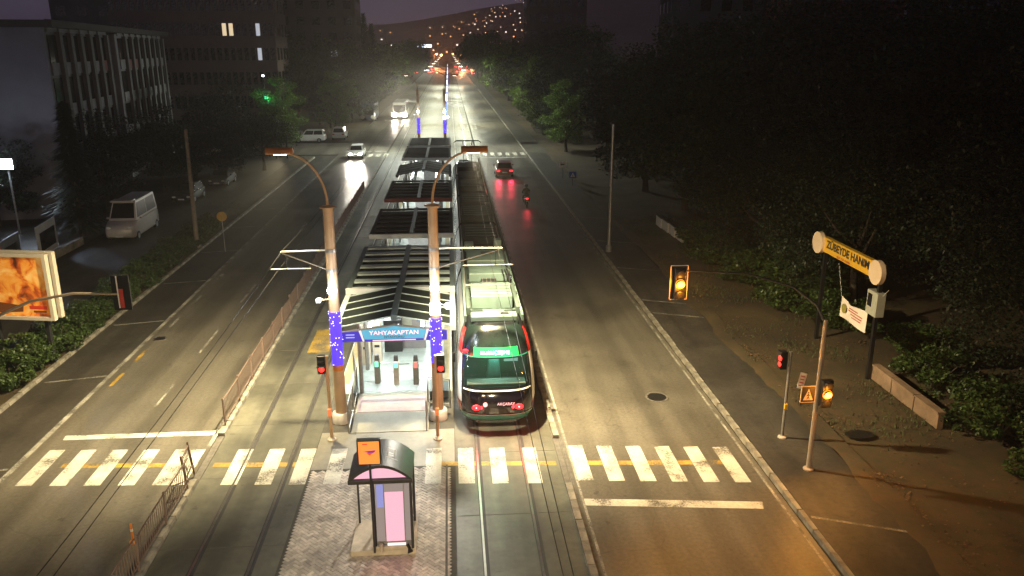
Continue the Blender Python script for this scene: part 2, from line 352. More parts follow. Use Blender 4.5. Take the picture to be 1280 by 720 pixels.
# ------------------------------------------------------------------ the setting
g = struct(sheet('ground', -2500, 2500, -200, 4200, -.10, 'ground'))
struct(sheet('road', -13.8, -8.0, -40, 900, 0, 'asphalt'))
struct(sheet('road', 3.4, 9.4, -40, 900, 0, 'asphalt'))
tb = struct(sheet('tram_trackbed', -7.75, -4.55, -40, 900, -.004, 'track_concrete'))
tb2 = struct(sheet('tram_trackbed', -.05, 3.2, -40, 900, -.004, 'track_concrete'))
struct(sheet('median_bed', -4.55, -.05, -40, 900, -.016, 'paver_bed'))
struct(sheet('median_paving', -4.53, -.07, 22.5, 25.0, -.006, 'slab'))
struct(sheet('median_paving', -4.53, -.07, 89.4, 900, -.006, 'track_concrete'))
struct(sheet('parking_strip', -16.2, -13.8, -40, 100, -.004, 'bay_asphalt'))
struct(sheet('parking_strip', 9.65, 12.1, -40, 100, .10, 'bay_asphalt'))
struct(sheet('verge', 12.25, 60, -40, 420, .08, 'dirt', 60, 200, wob=.10))
struct(sheet('pavement', 9.65, 12.1, 112, 420, .10, 'bay_asphalt'))
struct(sheet('verge', -18.6, -16.4, -40, 98, .04, 'dirt', 6, 90, wob=.08))
struct(sheet('service_road', -24.4, -18.6, -40, 98, -.02, 'bay_asphalt'))
struct(sheet('forecourt', -90, -24.4, -40, 98, .02, 'bay_asphalt'))
struct(sheet('side_street', -90, -13.8, 101, 114, -.006, 'asphalt'))
struct(sheet('verge', -90, -14.2, 116, 420, .05, 'dirt', 20, 40, wob=.1))

def rails(parent, xs):
    for x in xs:
        r = MB().box((x, 430, .0), (.17, 940, .008)).build('rail_groove', 'rail_groove', parent)
        MB().box((x - .03, 430, .005), (.058, 940, .010)).build('rail', 'rail_steel', r)
rails(tb, (-6.65, -5.22)); rails(tb2, (.68, 2.12))
# joints in the concrete track slab
for k in range(16):
    y = 15 + k * 3.6
    MB().box((-6.15, y, -.001), (3.18, .03, .004)).build('slab_joint', 'kerb_dark', tb)
    MB().box((1.57, y + 1, -.001), (3.2, .03, .004)).build('slab_joint', 'kerb_dark', tb2)

def kerb(name, x, wd, y0, y1, top, far_y=420, gaps=(), dark=.0):
    root = struct(MB().box((x, (y0 + far_y) / 2, -.03), (wd * .92, far_y - y0, .05)).build(name, 'kerb_dark'))
    dm = {}
    for k in range(4):
        b = MB().box((0, 0, 0), (wd, .955 + .012 * k, top + .04), top=(.93, .985)); dm[k] = b.data('kerb_stone', 'kerb_stone' if k else 'kerb_stone')
    y = y0
    while y < y1:
        if not any(a < y + .5 < c for a, c in gaps):
            o = put('kerb_stone', dm[rnd.randrange(4)], root, (x + rnd.uniform(-.012, .012), y + .5 - (y0 + far_y) / 2 * 0, (top + .04) / 2 - .04 + rnd.uniform(-.008, .008)), rnd.uniform(-.008, .008))
            o.rotation_euler[1] = rnd.uniform(-.02, .02)
        y += 1.0
    if far_y > y1:
        MB().box((x, (y1 + far_y) / 2, top / 2 - .02), (wd, far_y - y1, top + .04)).build('kerb_run', 'kerb_stone', root)
    return root
kerb('kerb', -7.88, .24, 13, 75, .12, 100, gaps=((21.8, 24.6),))
kerb('kerb', 3.30, .20, 13, 70, .11, 100, gaps=((21.0, 23.6),))
kerb('kerb', 9.54, .15, 13, 85, .13, 420)
sv = []; ns = 400
for k_ in range(ns + 1):
    y_ = -10 + 110 * k_ / ns; e_ = 12.0 + .38 * mnoise.noise((y_ * .35, 1.7, 0)) + .16 * mnoise.noise((y_ * 1.9, 4.2, 0)) + .05 * mnoise.noise((y_ * 6, 2, 0))
    sv += [(e_, y_, .104), (e_ + .2, y_, .135), (12.7, y_, .14 + .05 * mnoise.noise((y_ * .6, 0, 0)))]
struct(MB().add(sv, [(3 * q + c, 3 * q + c + 1, 3 * q + c + 4, 3 * q + c + 3) for q in range(ns) for c in (0, 1)]).build('verge_edge', 'dirt', smooth=True))
kerb('kerb', -16.3, .18, 22, 60, .12, 98)
struct(MB().box((3.47, 48, .004), (.10, 110, .006)).build('gutter_strip', 'kerb_dark'))

# painted markings
mk = struct(MB().box((3.60, 60, .005), (.07, 130, .003)).build('road_marking', 'worn_paint'))
cw = bpy.data.objects.new('crosswalk', None); C.objects.link(cw); struct(cw)
def cy(x): return 24.42 - .066 * (x + 12.9)
for k in range(22):
    x = -12.9 + 1.014 * k
    if abs(x + 7.88) < .42: x = -8.38
    if x > 3: continue
    d = .49
    y1 = cy(x); b = MB().add([(x - d / 2, y1 - 2.22, .0045), (x + d / 2, y1 - 2.24, .0045), (x + d / 2, y1, .0045), (x - d / 2, y1, .0045)], [(0, 1, 2, 3)])
    b.build('crosswalk_stripe', 'white_paint', cw)
for k in range(6):
    x = 3.86 + .94 * k; y1 = 23.46 - .095 * k
    MB().add([(x - .24, y1 - 2.22, .0045), (x + .24, y1 - 2.24, .0045), (x + .24, y1, .0045), (x - .24, y1, .0045)], [(0, 1, 2, 3)]).build('crosswalk_stripe', 'white_paint', cw)
for x0, x1 in ((-12.3, -8.1), (-7.6, -4.6), (-.7, 3.1), (3.9, 8.4)):
    n = 8; vs = []
    for i in range(n + 1):
        x = x0 + (x1 - x0) * i / n; y = cy(x) - 1.02; vs += [(x, y - .13, .002), (x, y + .13, .002)]
    MB().add(vs, [(2 * i, 2 * i + 2, 2 * i + 3, 2 * i + 1) for i in range(n)]).build('tactile_line', 'yellow_paint', cw)
def quadmark(pts, mat='white_paint', name='road_marking', z=.004):
    return MB().add([(x, y, z) for x, y in pts], [tuple(range(len(pts)))]).build(name, mat, mk)
quadmark([(-13.05, 25.12), (-8.1, 25.12), (-8.1, 25.44), (-13.1, 25.44)], name='stop_line')
quadmark([(-8.15, 24.3), (-8.02, 24.3), (-8.02, 25.5), (-8.15, 25.5)], 'worn_paint', name='edge_line')
quadmark([(3.62, 19.86), (8.62, 19.30), (8.72, 19.66), (3.62, 20.22)], name='stop_line')
for a, b_ in ((27.6, 29.6), (33, 36), (40, 44), (48, 60)):      # lane line, left carriageway
    quadmark([(-10.95, a), (-10.85, a), (-10.85, b_), (-10.95, b_)], 'worn_paint', 'lane_line')
for a in (29.6, 32.2, 36.5, 40.2, 44.5):
    quadmark([(-13.35, a), (-13.2, a), (-13.2, a + 1.3), (-13.35, a + 1.3)], 'yellow_paint' if a < 34 else 'worn_paint', 'edge_dash')
quadmark([(-13.80, 10), (-13.62, 10), (-13.62, 97), (-13.80, 97)], 'worn_paint', 'edge_line')
for y in (23.2, 30.6, 37.4, 44.4, 51.5, 59, 66):
    quadmark([(-16.0, y - .5), (-13.85, y), (-13.85, y + .11), (-16.0, y - .39)], 'worn_paint', 'bay_line', z=.0015)
for y in (18.6, 36.5, 38.6, 45.0, 52, 60):
    quadmark([(9.7, y), (12.0, y - .9), (12.0, y - .8), (9.7, y + .11)], 'worn_paint', 'bay_line', z=.106)
quadmark([(9.18, 14), (9.26, 14), (9.26, 62), (9.18, 62)], 'worn_paint', 'edge_line')
quadmark([(-6.3, 32.6), (-5.4, 32.6), (-5.4, 35.6), (-6.3, 35.6)], 'yellow_paint', 'yellow_patch', z=.0115)
for k in range(6):      # far crossing
    for x0 in (4.0, -12.9):
        quadmark([(x0 + k * .95, 98.6), (x0 + .5 + k * .95, 98.6), (x0 + .5 + k * .95, 101.4), (x0 + k * .95, 101.4)], 'white_paint', 'crosswalk_stripe')
quadmark([(3.7, 96.5), (9.2, 96.5), (9.2, 96.9), (3.7, 96.9)], name='stop_line')
quadmark([(-13.4, 103.6), (-8.1, 103.6), (-8.1, 104.0), (-13.4, 104.0)], name='stop_line')

# herringbone block paving round the kiosk
pv = MB(); L, W_ = .20, .10
ca, sa = math.cos(R(45)), math.sin(R(45))
def blk(u, v, du, dv):
    x = u * ca - v * sa - 2.3; y = u * sa + v * ca + 18.2
    if not (-4.5 < x < -.1 and 12.5 < y < 22.45): return
    g_ = .006; zt = .0 + rnd.uniform(-.004, .004)
    p = [(u + g_, v + g_), (u + du - g_, v + g_), (u + du - g_, v + dv - g_), (u + g_, v + dv - g_)]
    lo = [(q[0] * ca - q[1] * sa - 2.3, q[0] * sa + q[1] * ca + 18.2) for q in p]
    if any(a < -4.54 or a > -.06 or b > 22.49 for a, b in lo): return
    o = [(a, b, -.016) for a, b in lo] + [(a, b, zt) for a, b in lo]
    pv.add(o, [(4, 5, 6, 7), (0, 1, 5, 4), (1, 2, 6, 5), (2, 3, 7, 6), (3, 0, 4, 7)])
n_ = 60
for i in range(-n_, n_):
    for j in range(-n_, n_):
        k = (i - j) % 4
        if k == 0: blk(i * W_, j * W_, L, W_)
for i in range(-n_, n_):
    for j in range(-n_, n_):
        if (i - j) % 4 == 3: blk(i * W_, j * W_, W_, L)
pav = pv.build('block_paving', 'paver'); pav['kind'] = 'stuff'
struct(MB().box((-.32, 17, -.0), (.06, 11, .012)).build('drain_channel', 'kerb_dark'))

# manhole
mh = thing('manhole_cover', 'round dark iron manhole cover set in the asphalt carriageway', 'manhole', (7.5, 27.0, 0))
MB().lathe((0, 0, 0), [(.44, 0), (.44, .012), (.36, .012), (.36, .006)], 28).build('rim', 'kerb_dark', mh)
MB().lathe((0, 0, 0), [(.35, .0), (.35, .010), (.01, .012)], 28).build('lid', 'manhole_iron', mh)

mh2 = copy_tree(mh); mh2.location = (-13.2, 34.9, 0.004); mh2.scale = (.7, .7, 1); mh2['label'] = 'smaller round iron cover in the carriageway beside the dashed edge line'
# fallen leaves and grass on the verge: nobody could count them
lf = MB()
for _ in range(9000):
    x = rnd.uniform(12.3, 19) if rnd.random() < .6 else 12.3 + abs(rnd.gauss(0, .5)); y = rnd.uniform(15.5, 48)
    if mnoise.noise((x * .5, y * .5, 0)) < rnd.uniform(-.35, .25): continue
    s_ = .012 + .045 * rnd.random() ** 2; a = rnd.uniform(0, 6.3); z = .20 + .1 * mnoise.noise((x * .35, y * .35, 3.1)) + rnd.uniform(-.05, .02) - .06
    t = rnd.uniform(-.02, .02)
    lf.add([(x + s_ * math.cos(a + q), y + s_ * math.sin(a + q) * .8, z + t * (1 if q < 2 else -1)) for q in (0, 1.57, 3.14, 4.71)], [(0, 1, 2, 3)])
o = lf.build('leaf_litter', 'leaf_litter'); o['kind'] = 'stuff'
gr = MB()
for _ in range(16000):
    if rnd.random() < .7: x = rnd.uniform(12.3, 17); y = rnd.uniform(22, 60)
    else: x = rnd.uniform(-18.4, -16.5); y = rnd.uniform(22, 70)
    if mnoise.noise((x * .4, y * .4, 9)) < rnd.uniform(-.1, .35): continue
    h = rnd.uniform(.06, .18); a = rnd.uniform(0, 3.14); dx, dy = .018 * math.cos(a), .018 * math.sin(a); z0 = .02 + .1 * mnoise.noise((x * .35, y * .35, 3.1)) + (.06 if x > 0 else 0)
    ox, oy = rnd.uniform(-.07, .07), rnd.uniform(-.07, .07)
    gr.add([(x - dx, y - dy, z0), (x + dx, y + dy, z0), (x + ox, y + oy, z0 + h)], [(0, 1, 2)])
o = gr.build('grass', 'grass'); o['kind'] = 'stuff'

# ------------------------------------------------------------------ station platform
pf = struct(MB().prism([(27.6, -.02), (89, -.02), (89, .26), (27.6, .26)], -4.35, -.12, 'X').build('platform', 'platform_floor', bevel=.01))
MB().prism([(24.9, -.01), (27.58, -.01), (27.58, .258), (24.9, .012)], -3.55, -.95, 'X').build('ramp', 'ramp_floor', pf)
MB().prism([(26.2, .142), (27.3, .245), (27.3, .25), (26.2, .147)], -3.5, -1.0, 'X').build('ramp_mat', 'mauve_strip', pf)
for x in (-4.15, -.32):
    MB().box((x, 58.5, .264), (.28, 60, .006)).build('tactile_strip', 'tactile_yellow', pf)
sq = MB().box((0, 0, 0), (.98, .98, .008)).data('floor_tile', 'platform_floor')
for i in range(3):
    for j in range(11):
        put('floor_tile', sq, pf, (-3.3 + i * 1.0 + .1, 28.2 + j, .2655 + rnd.uniform(0, .0015)))
MB().prism([(89, -.01), (92.5, -.01), (89, .25)], -3.6, -.8, 'X').build('ramp', 'ramp_floor', pf)

def canopy(y0, y1, pitched, label, fascia='canopy_white', beam='canopy_beam', nraf=6, lit=120, red=False):
    t = thing('platform_canopy', label, 'canopy', (-2.1, y0, .26), 0, 'canopies along the platform')
    ln = y1 - y0; zc_, zr = (2.78, 3.14) if pitched else (2.94, 2.96)
    hw = 2.15
    for sx in (-1, 1):
        MB().box((sx * (hw - .09), ln / 2, zc_), (.2, ln, .2)).build('edge_beam', 'roof_slat' if beam == 'roof_slat' else ('canopy_grey' if not pitched else beam), t, bevel=.01)
        for yy in (.9, ln - .9):
            MB().cyl((sx * 1.35, yy, 0), (sx * 1.35, yy, zc_ - .02), .075, n=10).build('post', 'galvanised', t, smooth=True)
    MB().box((0, ln / 2, zr + .05), (.22, ln - .1, .2)).build('ridge_beam', 'canopy_grey', t, bevel=.01)
    if not pitched:
        MB().box((0, -.02, zc_ + .02), (hw * 2 + .04, .13, .24)).build('fascia', fascia, t, bevel=.01)
    def raf(sx, hgt, wd, zoff):
        b = MB(); x0, x1 = sx * .112, sx * (hw - .19)
        z0, z1 = zr + zoff, zc_ + zoff
        return b.add([(x0, -wd / 2, z0), (x1, -wd / 2, z1), (x1, wd / 2, z1), (x0, wd / 2, z0), (x0, -wd / 2, z0 + hgt), (x1, -wd / 2, z1 + hgt), (x1, wd / 2, z1 + hgt), (x0, wd / 2, z0 + hgt)],
                     [(0, 1, 2, 3), (4, 7, 6, 5), (0, 4, 5, 1), (1, 5, 6, 2), (2, 6, 7, 3), (3, 7, 4, 0)])
    step = (ln - .3) / nraf
    rd = {s: raf(s, .07 if not pitched else .035, .40 if not pitched else .06, .02 if not pitched else .06).data('rafter', beam) for s in (-1, 1)}
    pd = {s: raf(s, .02, step - .006, -.06 if not pitched else .05).data('pane', 'canopy_pane') for s in (-1, 1)}
    for k in range(nraf + 1):
        for s in (-1, 1):
            put('rafter', rd[s], t, (0, .12 + k * step, 0))
            if k < nraf: put('pane', pd[s], t, (0, .12 + (k + .5) * step, 0))
    for sx in (-1, 1):
        lp = MB().box((sx * .95, ln / 2, zc_ - .22), (.12, ln - 1.4, .06)).build('light_tube', 'tube_white', t)
        if lit: light('canopy_light', 'AREA', (sx * .95, ln / 2, zc_ - .26), lit, (.92, 1, .95), t, shape=(.12, ln - 1.4))
    if not pitched:
        MB().b2((-.5, ln - .9, 0), (1.3, ln - .82, 2.3)).build('info_panel', 'panel_white', t)
    return t
canopy(26.75, 30.75, True, 'pitched front canopy with pale ribs just above the station name board', nraf=4, lit=130)
canopy(30.95, 38.2, False, 'flat open-ribbed canopy with pale cross beams directly behind the pitched front canopy', nraf=6, lit=200)
canopy(40.7, 47.8, False, 'dark canopy, next beyond the pale-ribbed one, with a wide white front beam', beam='roof_slat', lit=130)
canopy(51.0, 58.6, False, 'dark canopy with a red-lit front beam, midway along the platform', fascia='wall_red', beam='roof_slat', lit=110)  # red light on the front beam is put into its colour
canopy(62.4, 68.2, True, 'dark pitched canopy towards the far platform end', beam='roof_slat', nraf=4, lit=110)
canopy(71.0, 79.0, False, 'dark ribbed canopy between the pitched far canopy and the platform end', beam='roof_slat', nraf=8, lit=50)
canopy(80.4, 88.2, False, 'dark ribbed canopy at the very end of the platform by the blue-lit poles', beam='roof_slat', nraf=8, lit=40)

# station name board
sb = thing('station_sign', 'blue lit station name board under the pitched canopy reading YAHYAKAPTAN', 'sign', (-2.1, 26.62, 2.66))
MB().prism([(-1.85, -.02), (1.85, -.02), (1.85, .36), (0, .60), (-1.85, .36)], 0, .08).build('backing', 'galvanised', sb)
MB().prism([(-1.02, .075), (1.02, .075), (1.13, .40), (0, .545), (-1.13, .40)], -.012, -.002).build('name_panel', 'sign_sky', sb)
MB().b2((-1.02, -.012, .0), (1.02, -.002, .07)).build('foot_strip', 'sign_violet', sb)
for s in (-1, 1):
    MB().prism([(s * 1.04, 0), (s * 1.09, 0), (s * 1.22, .40), (s * 1.14, .41)], -.016, -.002).build('divider', 'sign_paper', sb)
    sp = MB().prism([(s * 1.10, 0), (s * 1.84, 0), (s * 1.84, .34), (s * 1.23, .39)], -.012, -.002).build('side_panel', 'sign_violet', sb)
    for z in (.24, .14): MB().b2((s * 1.5 - .17, -.016, z), (s * 1.5 + .13, -.013, z + .035)).build('text_bar', 'sign_dimtext', sp)
text('YAHYAKAPTAN', .215, 'sign_letters', sb, (0, -.018, .30), sx=1.12)
text('İSTASYONU', .10, 'sign_black', sb, (0, -.018, .145), sx=1.3)
MB().b2((-.75, -.016, .02), (.75, -.013, .045)).build('text_bar', 'sign_letters', sb)

# entrance fittings
def validator(x, y, lab, glow, body='slab'):
    t = thing('ticket_validator', lab, 'ticket gate', (x, y, .262))
    MB().box((0, 0, .46), (.19, .34, .92)).build('pedestal', body, t, bevel=.015)
    MB().box((0, .02, 1.02), (.17, .24, .2), top=(.85, .6)).build('reader_head', 'dark_metal', t, bevel=.01)
    MB().box((0, -.176, .80), (.13, .012, .2)).build('reader_light', glow, t)
    MB().cyl((.09, 0, .78), (.50, 0, .78), .018, n=8).build('barrier_arm', 'galvanised', t)
validator(-2.95, 28.6, 'ticket validator pedestal with a green reader light beside the beige ticket cabinets', 'reader_green')
validator(-2.22, 28.45, 'middle ticket validator pedestal, pale yellow-green face, between its two neighbours', 'reader_green', 'plinth')
validator(-1.48, 28.4, 'ticket validator pedestal with a red reader light next to the tram side', 'reader_red')
for i, (x, y) in enumerate(((-3.55, 30.6), (-3.12, 30.8))):
    t = thing('ticket_machine', ('tall beige ticket cabinet standing against the left platform edge' if i == 0 else 'tall beige ticket cabinet nearer the turnstiles, twin of its neighbour').replace('left ', ''), 'ticket machine', (x, y, .262))
    MB().box((0, 0, .85), (.36, .4, 1.7)).build('cabinet', 'frame_cream', t, bevel=.02)
    MB().box((0, -.205, 1.25), (.26, .012, .3)).build('screen', 'sign_grey', t)
    MB().box((0, -.206, .72), (.2, .012, .1)).build('slot', 'dark_metal', t)
t = thing('ticket_machine', 'grey-blue vending cabinet with dark lettering behind the turnstiles', 'ticket machine', (-1.72, 32.4, .262))
MB().box((0, 0, .95), (1.0, .55, 1.9)).build('cabinet', 'kiosk_grey', t, bevel=.02)
MB().box((-.25, -.28, 1.2), (.4, .012, .5)).build('screen', 'sign_grey', t); MB().box((.22, -.28, 1.45), (.12, .012, .45)).build('logo_panel', 'sign_blue', t)
t = thing('ticket_machine', 'dark square cabinet with small bright lamp behind the middle validator', 'ticket machine', (-2.55, 32.0, .262))
MB().box((0, 0, .7), (.75, .5, 1.4)).build('cabinet', 'dark_metal', t, bevel=.02); MB().box((.22, -.255, 1.2), (.08, .012, .08)).build('lamp', 'led_white', t)
def rail(lab, pts, h=1.0, pane=True):
    t = thing('guard_rail', lab, 'railing', (pts[0][0], pts[0][1], pts[0][2]))
    P0 = Vector(pts[0]); rel = [Vector(p) - P0 for p in pts]
    for p in rel: MB().cyl(p, p + Vector((0, 0, h)), .028, n=8).build('post', 'galvanised', t)
    for z in (h, .12): MB().tube([p + Vector((0, 0, z)) for p in rel], .022, 6).build('rail_bar', 'galvanised', t)
    if pane:
        for a, b_ in zip(rel, rel[1:]):
            d = (b_ - a); q = Vector((0, 0, 1))
            MB().add([a + d * .06 + q * .2, a + d * .94 + q * .2, a + d * .94 + q * (h - .08), a + d * .06 + q * (h - .08)], [(0, 1, 2, 3)]).build('pane', 'clear_glass', t)
rail('glass and steel guard rail along the ramp beside the empty track', [(-3.62, 24.9, 0), (-3.62, 26.3, .13), (-3.62, 27.7, .26), (-3.9, 29.2, .26)], 1.05)
rail('square glass and steel guard frame between ramp and tram', [(-1.0, 24.9, 0), (-.98, 26.6, .15), (-.2, 26.7, .0)], 1.1)
for i in range(12):
    y0 = 34 + i * 4.4
    if y0 > 84: break
    rail('steel guard rail with glass panes along the platform edge behind the canopies', [(-4.28, y0, .26), (-4.28, y0 + 2.1, .26), (-4.28, y0 + 4.1, .26)], 1.05)
for o_ in [q for q in C.objects if q.name.startswith('guard_rail') and 'along the platform edge' in q.get('label', '')]: o_['group'] = 'platform edge railings'

# ------------------------------------------------------------------ overhead-line poles with lamps
def led_wrap(parent, r, z0, z1, n, seed, white_top=False):
    rr = random.Random(seed)
    o = MB().cyl((0, 0, z0), (0, 0, z1), r + .012, n=16, caps=True).build('led_sleeve', 'led_blue', parent, smooth=True)
    b = MB()
    for _ in range(n):
        a = rr.uniform(0, 6.283); z = rr.uniform(z0, z1); b.ball(((r + .02) * math.cos(a), (r + .02) * math.sin(a), z), .016, 6, 4)
    b.build('led_dots', 'led_dot', o)['kind'] = 'stuff'
def goose(parent, s, aim=None, cone=114, hz=7.65, reach=1.2, top=9.3, power=0, col=(1, .86, .62), lit=True):
    P_ = []
    for k in range(13):
        a = k / 12 * R(82); P_.append((s * reach * .92 * (1 - math.cos(a)) / (1 - math.cos(R(82))), 0, hz + (top - hz) * math.sin(a) / math.sin(R(82))))
    arm = MB().tube(P_, [.045 - .001 * k for k in range(13)], 8).build('lamp_arm', 'pole_tan', parent, smooth=True)
    x = P_[-1][0]
    prof = [(.05, -.24), (.17, -.18), (.24, .05), (.22, .32), (.14, .54), (.05, .62)]
    b = MB(); vs = []; n = 10
    for wd, u in prof:
        for k in range(n):
            a = 2 * math.pi * k / n; cz = math.sin(a); vs.append((x + s * (u + .1), wd * math.cos(a), top + .04 + (.16 if cz > 0 else .06) * cz))
    fs = [(i * n + k, i * n + (k + 1) % n, (i + 1) * n + (k + 1) % n, (i + 1) * n + k) for i in range(len(prof) - 1) for k in range(n)] + [tuple(range(n)), tuple(range((len(prof) - 1) * n, len(prof) * n))]
    b.add(vs, fs)
    hd = b.build('lamp_head', 'lamp_top', parent, smooth=True)
    MB().box((x + s * .25, 0, top - .016), (.4, .22, .012)).build('lamp_lens', 'lamp_lens' if lit else 'sign_white', hd)
    if power: light('street_light', 'SPOT', (x + s * .25, 0, top - .08), power, col, parent, size=.15, aim=aim or (s * .60, .28, -1), spot=cone, blend=.9)
def line_pole(y, x, s, label, near=True, power=0, col=(1, .80, .46), aim=None, cone=114):
    t = thing('overhead_line_pole', label, 'pole', (x, y, 0), 0, 'overhead line poles of the tramway')
    MB().lathe((0, 0, 0), [(.32, 0), (.32, .32), (.29, .36), (.20, .37)], 20).build('base_collar', 'white_concrete', t, smooth=True)
    MB().cyl((0, 0, .3), (0, 0, 7.6), .195, .165, 20).build('shaft', 'pole_tan', t, smooth=True)
    MB().lathe((0, 0, 7.55), [(.17, 0), (.27, .02), (.27, .05), (.02, .12)], 18).build('top_plate', 'pole_tan', t, smooth=True)
    goose(t, s, aim, cone, power=power, col=col)
    # bracket
    tip = s * 1.62 if s < 0 else s * 2.28
    MB().cyl((s * .16, 0, 6.15), (tip, 0, 6.12), .028, n=8).build('bracket_tube', 'galvanised', t)
    MB().cyl((s * .16, 0, 5.5), (tip * .97, 0, 6.08), .024, n=8).build('bracket_strut', 'galvanised', t)
    MB().cyl((tip * .42, .05, 5.53), (tip + s * .35, .05, 5.53), .018, n=8).build('steady_arm', 'galvanised', t)
    MB().cyl((tip * .9, .03, 5.53), (tip * .9, .03, 6.1), .012, n=6).build('hanger', 'dark_metal', t)
    for z in (6.15, 5.5):
        MB().cyl((0, 0, z - .05), (0, 0, z + .05), .19, n=18).build('clamp_band', 'galvanised', t)
    return t
POLE_P = 26000
for y, near in ((25.85, True), (105.0, False)):
    for x, s in ((-3.98, -1), (-.62, 1)):
        if near: lab = 'tan tramway pole with blue LED wrap and one white globe lamp, left-track bracket' .replace('left-track', 'outer') if s < 0 else 'tan tramway pole with blue LED wrap, globe and extra floodlight, beside the tram'
        else: lab = 'far tramway pole with violet LED wrap over the empty track side' if s < 0 else 'far tramway pole with bright blue LED wrap over the tram track side'
        t = line_pole(y, x, s, lab, near, power=POLE_P if near else 17000, col=(1, .82, .48) if near else (.93, 1, .86), aim=None if near else (s * 1.0, -.6, -1), cone=114 if near else 140)
        led_wrap(t, .185, 2.15, 4.05 if s < 0 else 3.75, 60 if near else 12, int(y + s), )
        gl = MB().ball((0, -.30, 4.86), .15, 14, 9).build('globe_lamp', 'bulb_white', t, smooth=True)
        MB().cyl((0, -.17, 4.86), (0, -.26, 4.86), .035, n=8).build('globe_bracket', 'galvanised', t)
        light('globe_light', 'POINT', (0, -1.0, 4.9), 110 if near else 60, (.80, .90, 1), t, size=.12)
        if s > 0:
            fl = MB().box((.0, -.23, 4.12), (.34, .08, .42)).build('floodlight', 'led_white', t, bevel=.02)
            light('flood_light', 'SPOT', (.0, -.32, 4.1), 2300 if near else 30, (1, .93, .76), t, size=.15, aim=(.1, -1, -.8), spot=120)
            sp = MB().ball((.42, -.12, 4.18), .11, 10, 7).build('side_lamp', 'bulb_soft', t)
            MB().cyl((.15, -.1, 4.25), (.4, -.12, 4.2), .02, n=6).build('side_lamp_arm', 'galvanised', t)
        else:
            cm = MB().box((-.48, -.15, 4.48), (.16, .26, .13)).build('camera_housing', 'sign_white', t, bevel=.02)
            MB().cyl((-.15, -.1, 4.5), (-.48, -.12, 4.48), .02, n=6).build('camera_arm', 'galvanised', t)
        MB().cyl((0, 0, 1.95), (0, 0, 2.15), .192, n=16).build('orange_band', 'print_orange', t)
# the same row carried on behind the viewpoint and far ahead
for x, s in ((-3.98, -1), (-.62, 1)):
    line_pole(-4.0, x, s, 'tan tramway pole with gooseneck lamp, next in the row past the kiosk', power=12000, aim=(s * .12, 1.5, -1), cone=96)
for i, y in enumerate((140, 172, 208, 250, 300, 360, 430)):
    t = thing('median_lamp_post', 'slim double-armed lamp post with blue and white LED bands on the far tramway median', 'lamp post', (-.55 - .0 * i, y, 0), 0, 'far median lamp posts')
    MB().cyl((0, 0, 0), (0, 0, 8.4), .14, .09, 10).build('shaft', 'galvanised', t)
    MB().cyl((0, 0, 1.6), (0, 0, 3.6), .24, n=10).build('led_sleeve', 'led_blue_far', t)
    MB().cyl((0, 0, 4.0), (0, 0, 5.2), .2, n=10).build('led_sleeve', 'band_white', t)
    for s in (-1, 1):
        MB().tube([(0, 0, 8.2), (s * 1.2, 0, 8.9), (s * 2.6, 0, 9.2)], .05, 6).build('lamp_arm', 'galvanised', t)
        h = MB().box((s * 3.1, 0, 9.22), (1.1, .34, .14), top=(.8, .7)).build('lamp_head', 'dark_metal', t)
        MB().box((s * 3.1, 0, 9.13), (.8, .26, .03)).build('lamp_lens', 'lamp_lens', h)
        if i < 5: light('median_light', 'SPOT', (s * 3.1, 0, 9.05), 12500, (.97, 1, .74), t, size=.3, aim=(s * .5, -.2, -1), spot=156, blend=.4)

# overhead wires
def wire(name, lab, x, z, sag, zig=0):
    sup = [-4, 25.85, 65, 105, 145, 185, 225, 270, 320]
    pts = []
    for k, (a, b_) in enumerate(zip(sup, sup[1:])):
        for q in range(8):
            u = q / 8; pts.append((x + zig * (1 - 2 * ((k + u) % 2 if (k % 2 == 0) else 1 - u)) , a + (b_ - a) * u, z - sag * 4 * u * (1 - u)))
    tag(MB().tube(pts, .007, 5).build(name, 'wire'), lab, 'wire')
wire('contact_wire', 'lower black contact wire strung above the empty tram track', -5.6, 5.50, .02, .12)
wire('messenger_wire', 'upper sagging wire above the empty tram track', -5.55, 6.15, .35)
wire('contact_wire', 'lower black contact wire strung above the tram', 1.42, 5.50, .02, .12)
wire('messenger_wire', 'upper sagging wire above the waiting tram', 1.5, 6.15, .35)

# ------------------------------------------------------------------ pedestrian signal posts by the station
def ped_post(x, y, lab, hs):
    t = thing('pedestrian_signal', lab, 'traffic light', (x, y, 0))
    MB().lathe((0, 0, 0), [(.15, 0), (.15, .05), (.07, .12)], 12).build('foot', 'plinth', t)
    MB().cyl((0, 0, .05), (0, 0, 3.0), .055, n=12).build('post', 'pole_tan', t, smooth=True)
    h = MB().box((hs * .16, -.02, 2.72), (.26, .2, .62)).build('signal_head', 'black_plastic', t, bevel=.02)
    MB().ball((hs * .16, -.12, 2.58), .095, 12, 8, sc=(1, .5, 1)).build('red_lens', 'red_signal', h)
    MB().lathe((hs * .16, -.12, 2.86), [(.095, -.004), (.095, .004)], 12).build('dark_lens', 'dark_metal', h)
    MB().box((hs * .16, -.2, 2.72), (.24, .2, .02)).build('visor', 'black_plastic', h)
    MB().box((0, -.09, 1.05), (.13, .11, .26)).build('push_button', 'button_orange', t, bevel=.02)
    light('red_glow', 'POINT', (hs * .16, -.26, 2.58), 3, (1, .06, .04), t, size=.08)
ped_post(-4.13, 24.45, 'pedestrian signal with red light on a post beside the empty track', -1)
ped_post(-.62, 24.25, 'pedestrian signal with red light on a post beside the tram', 1)

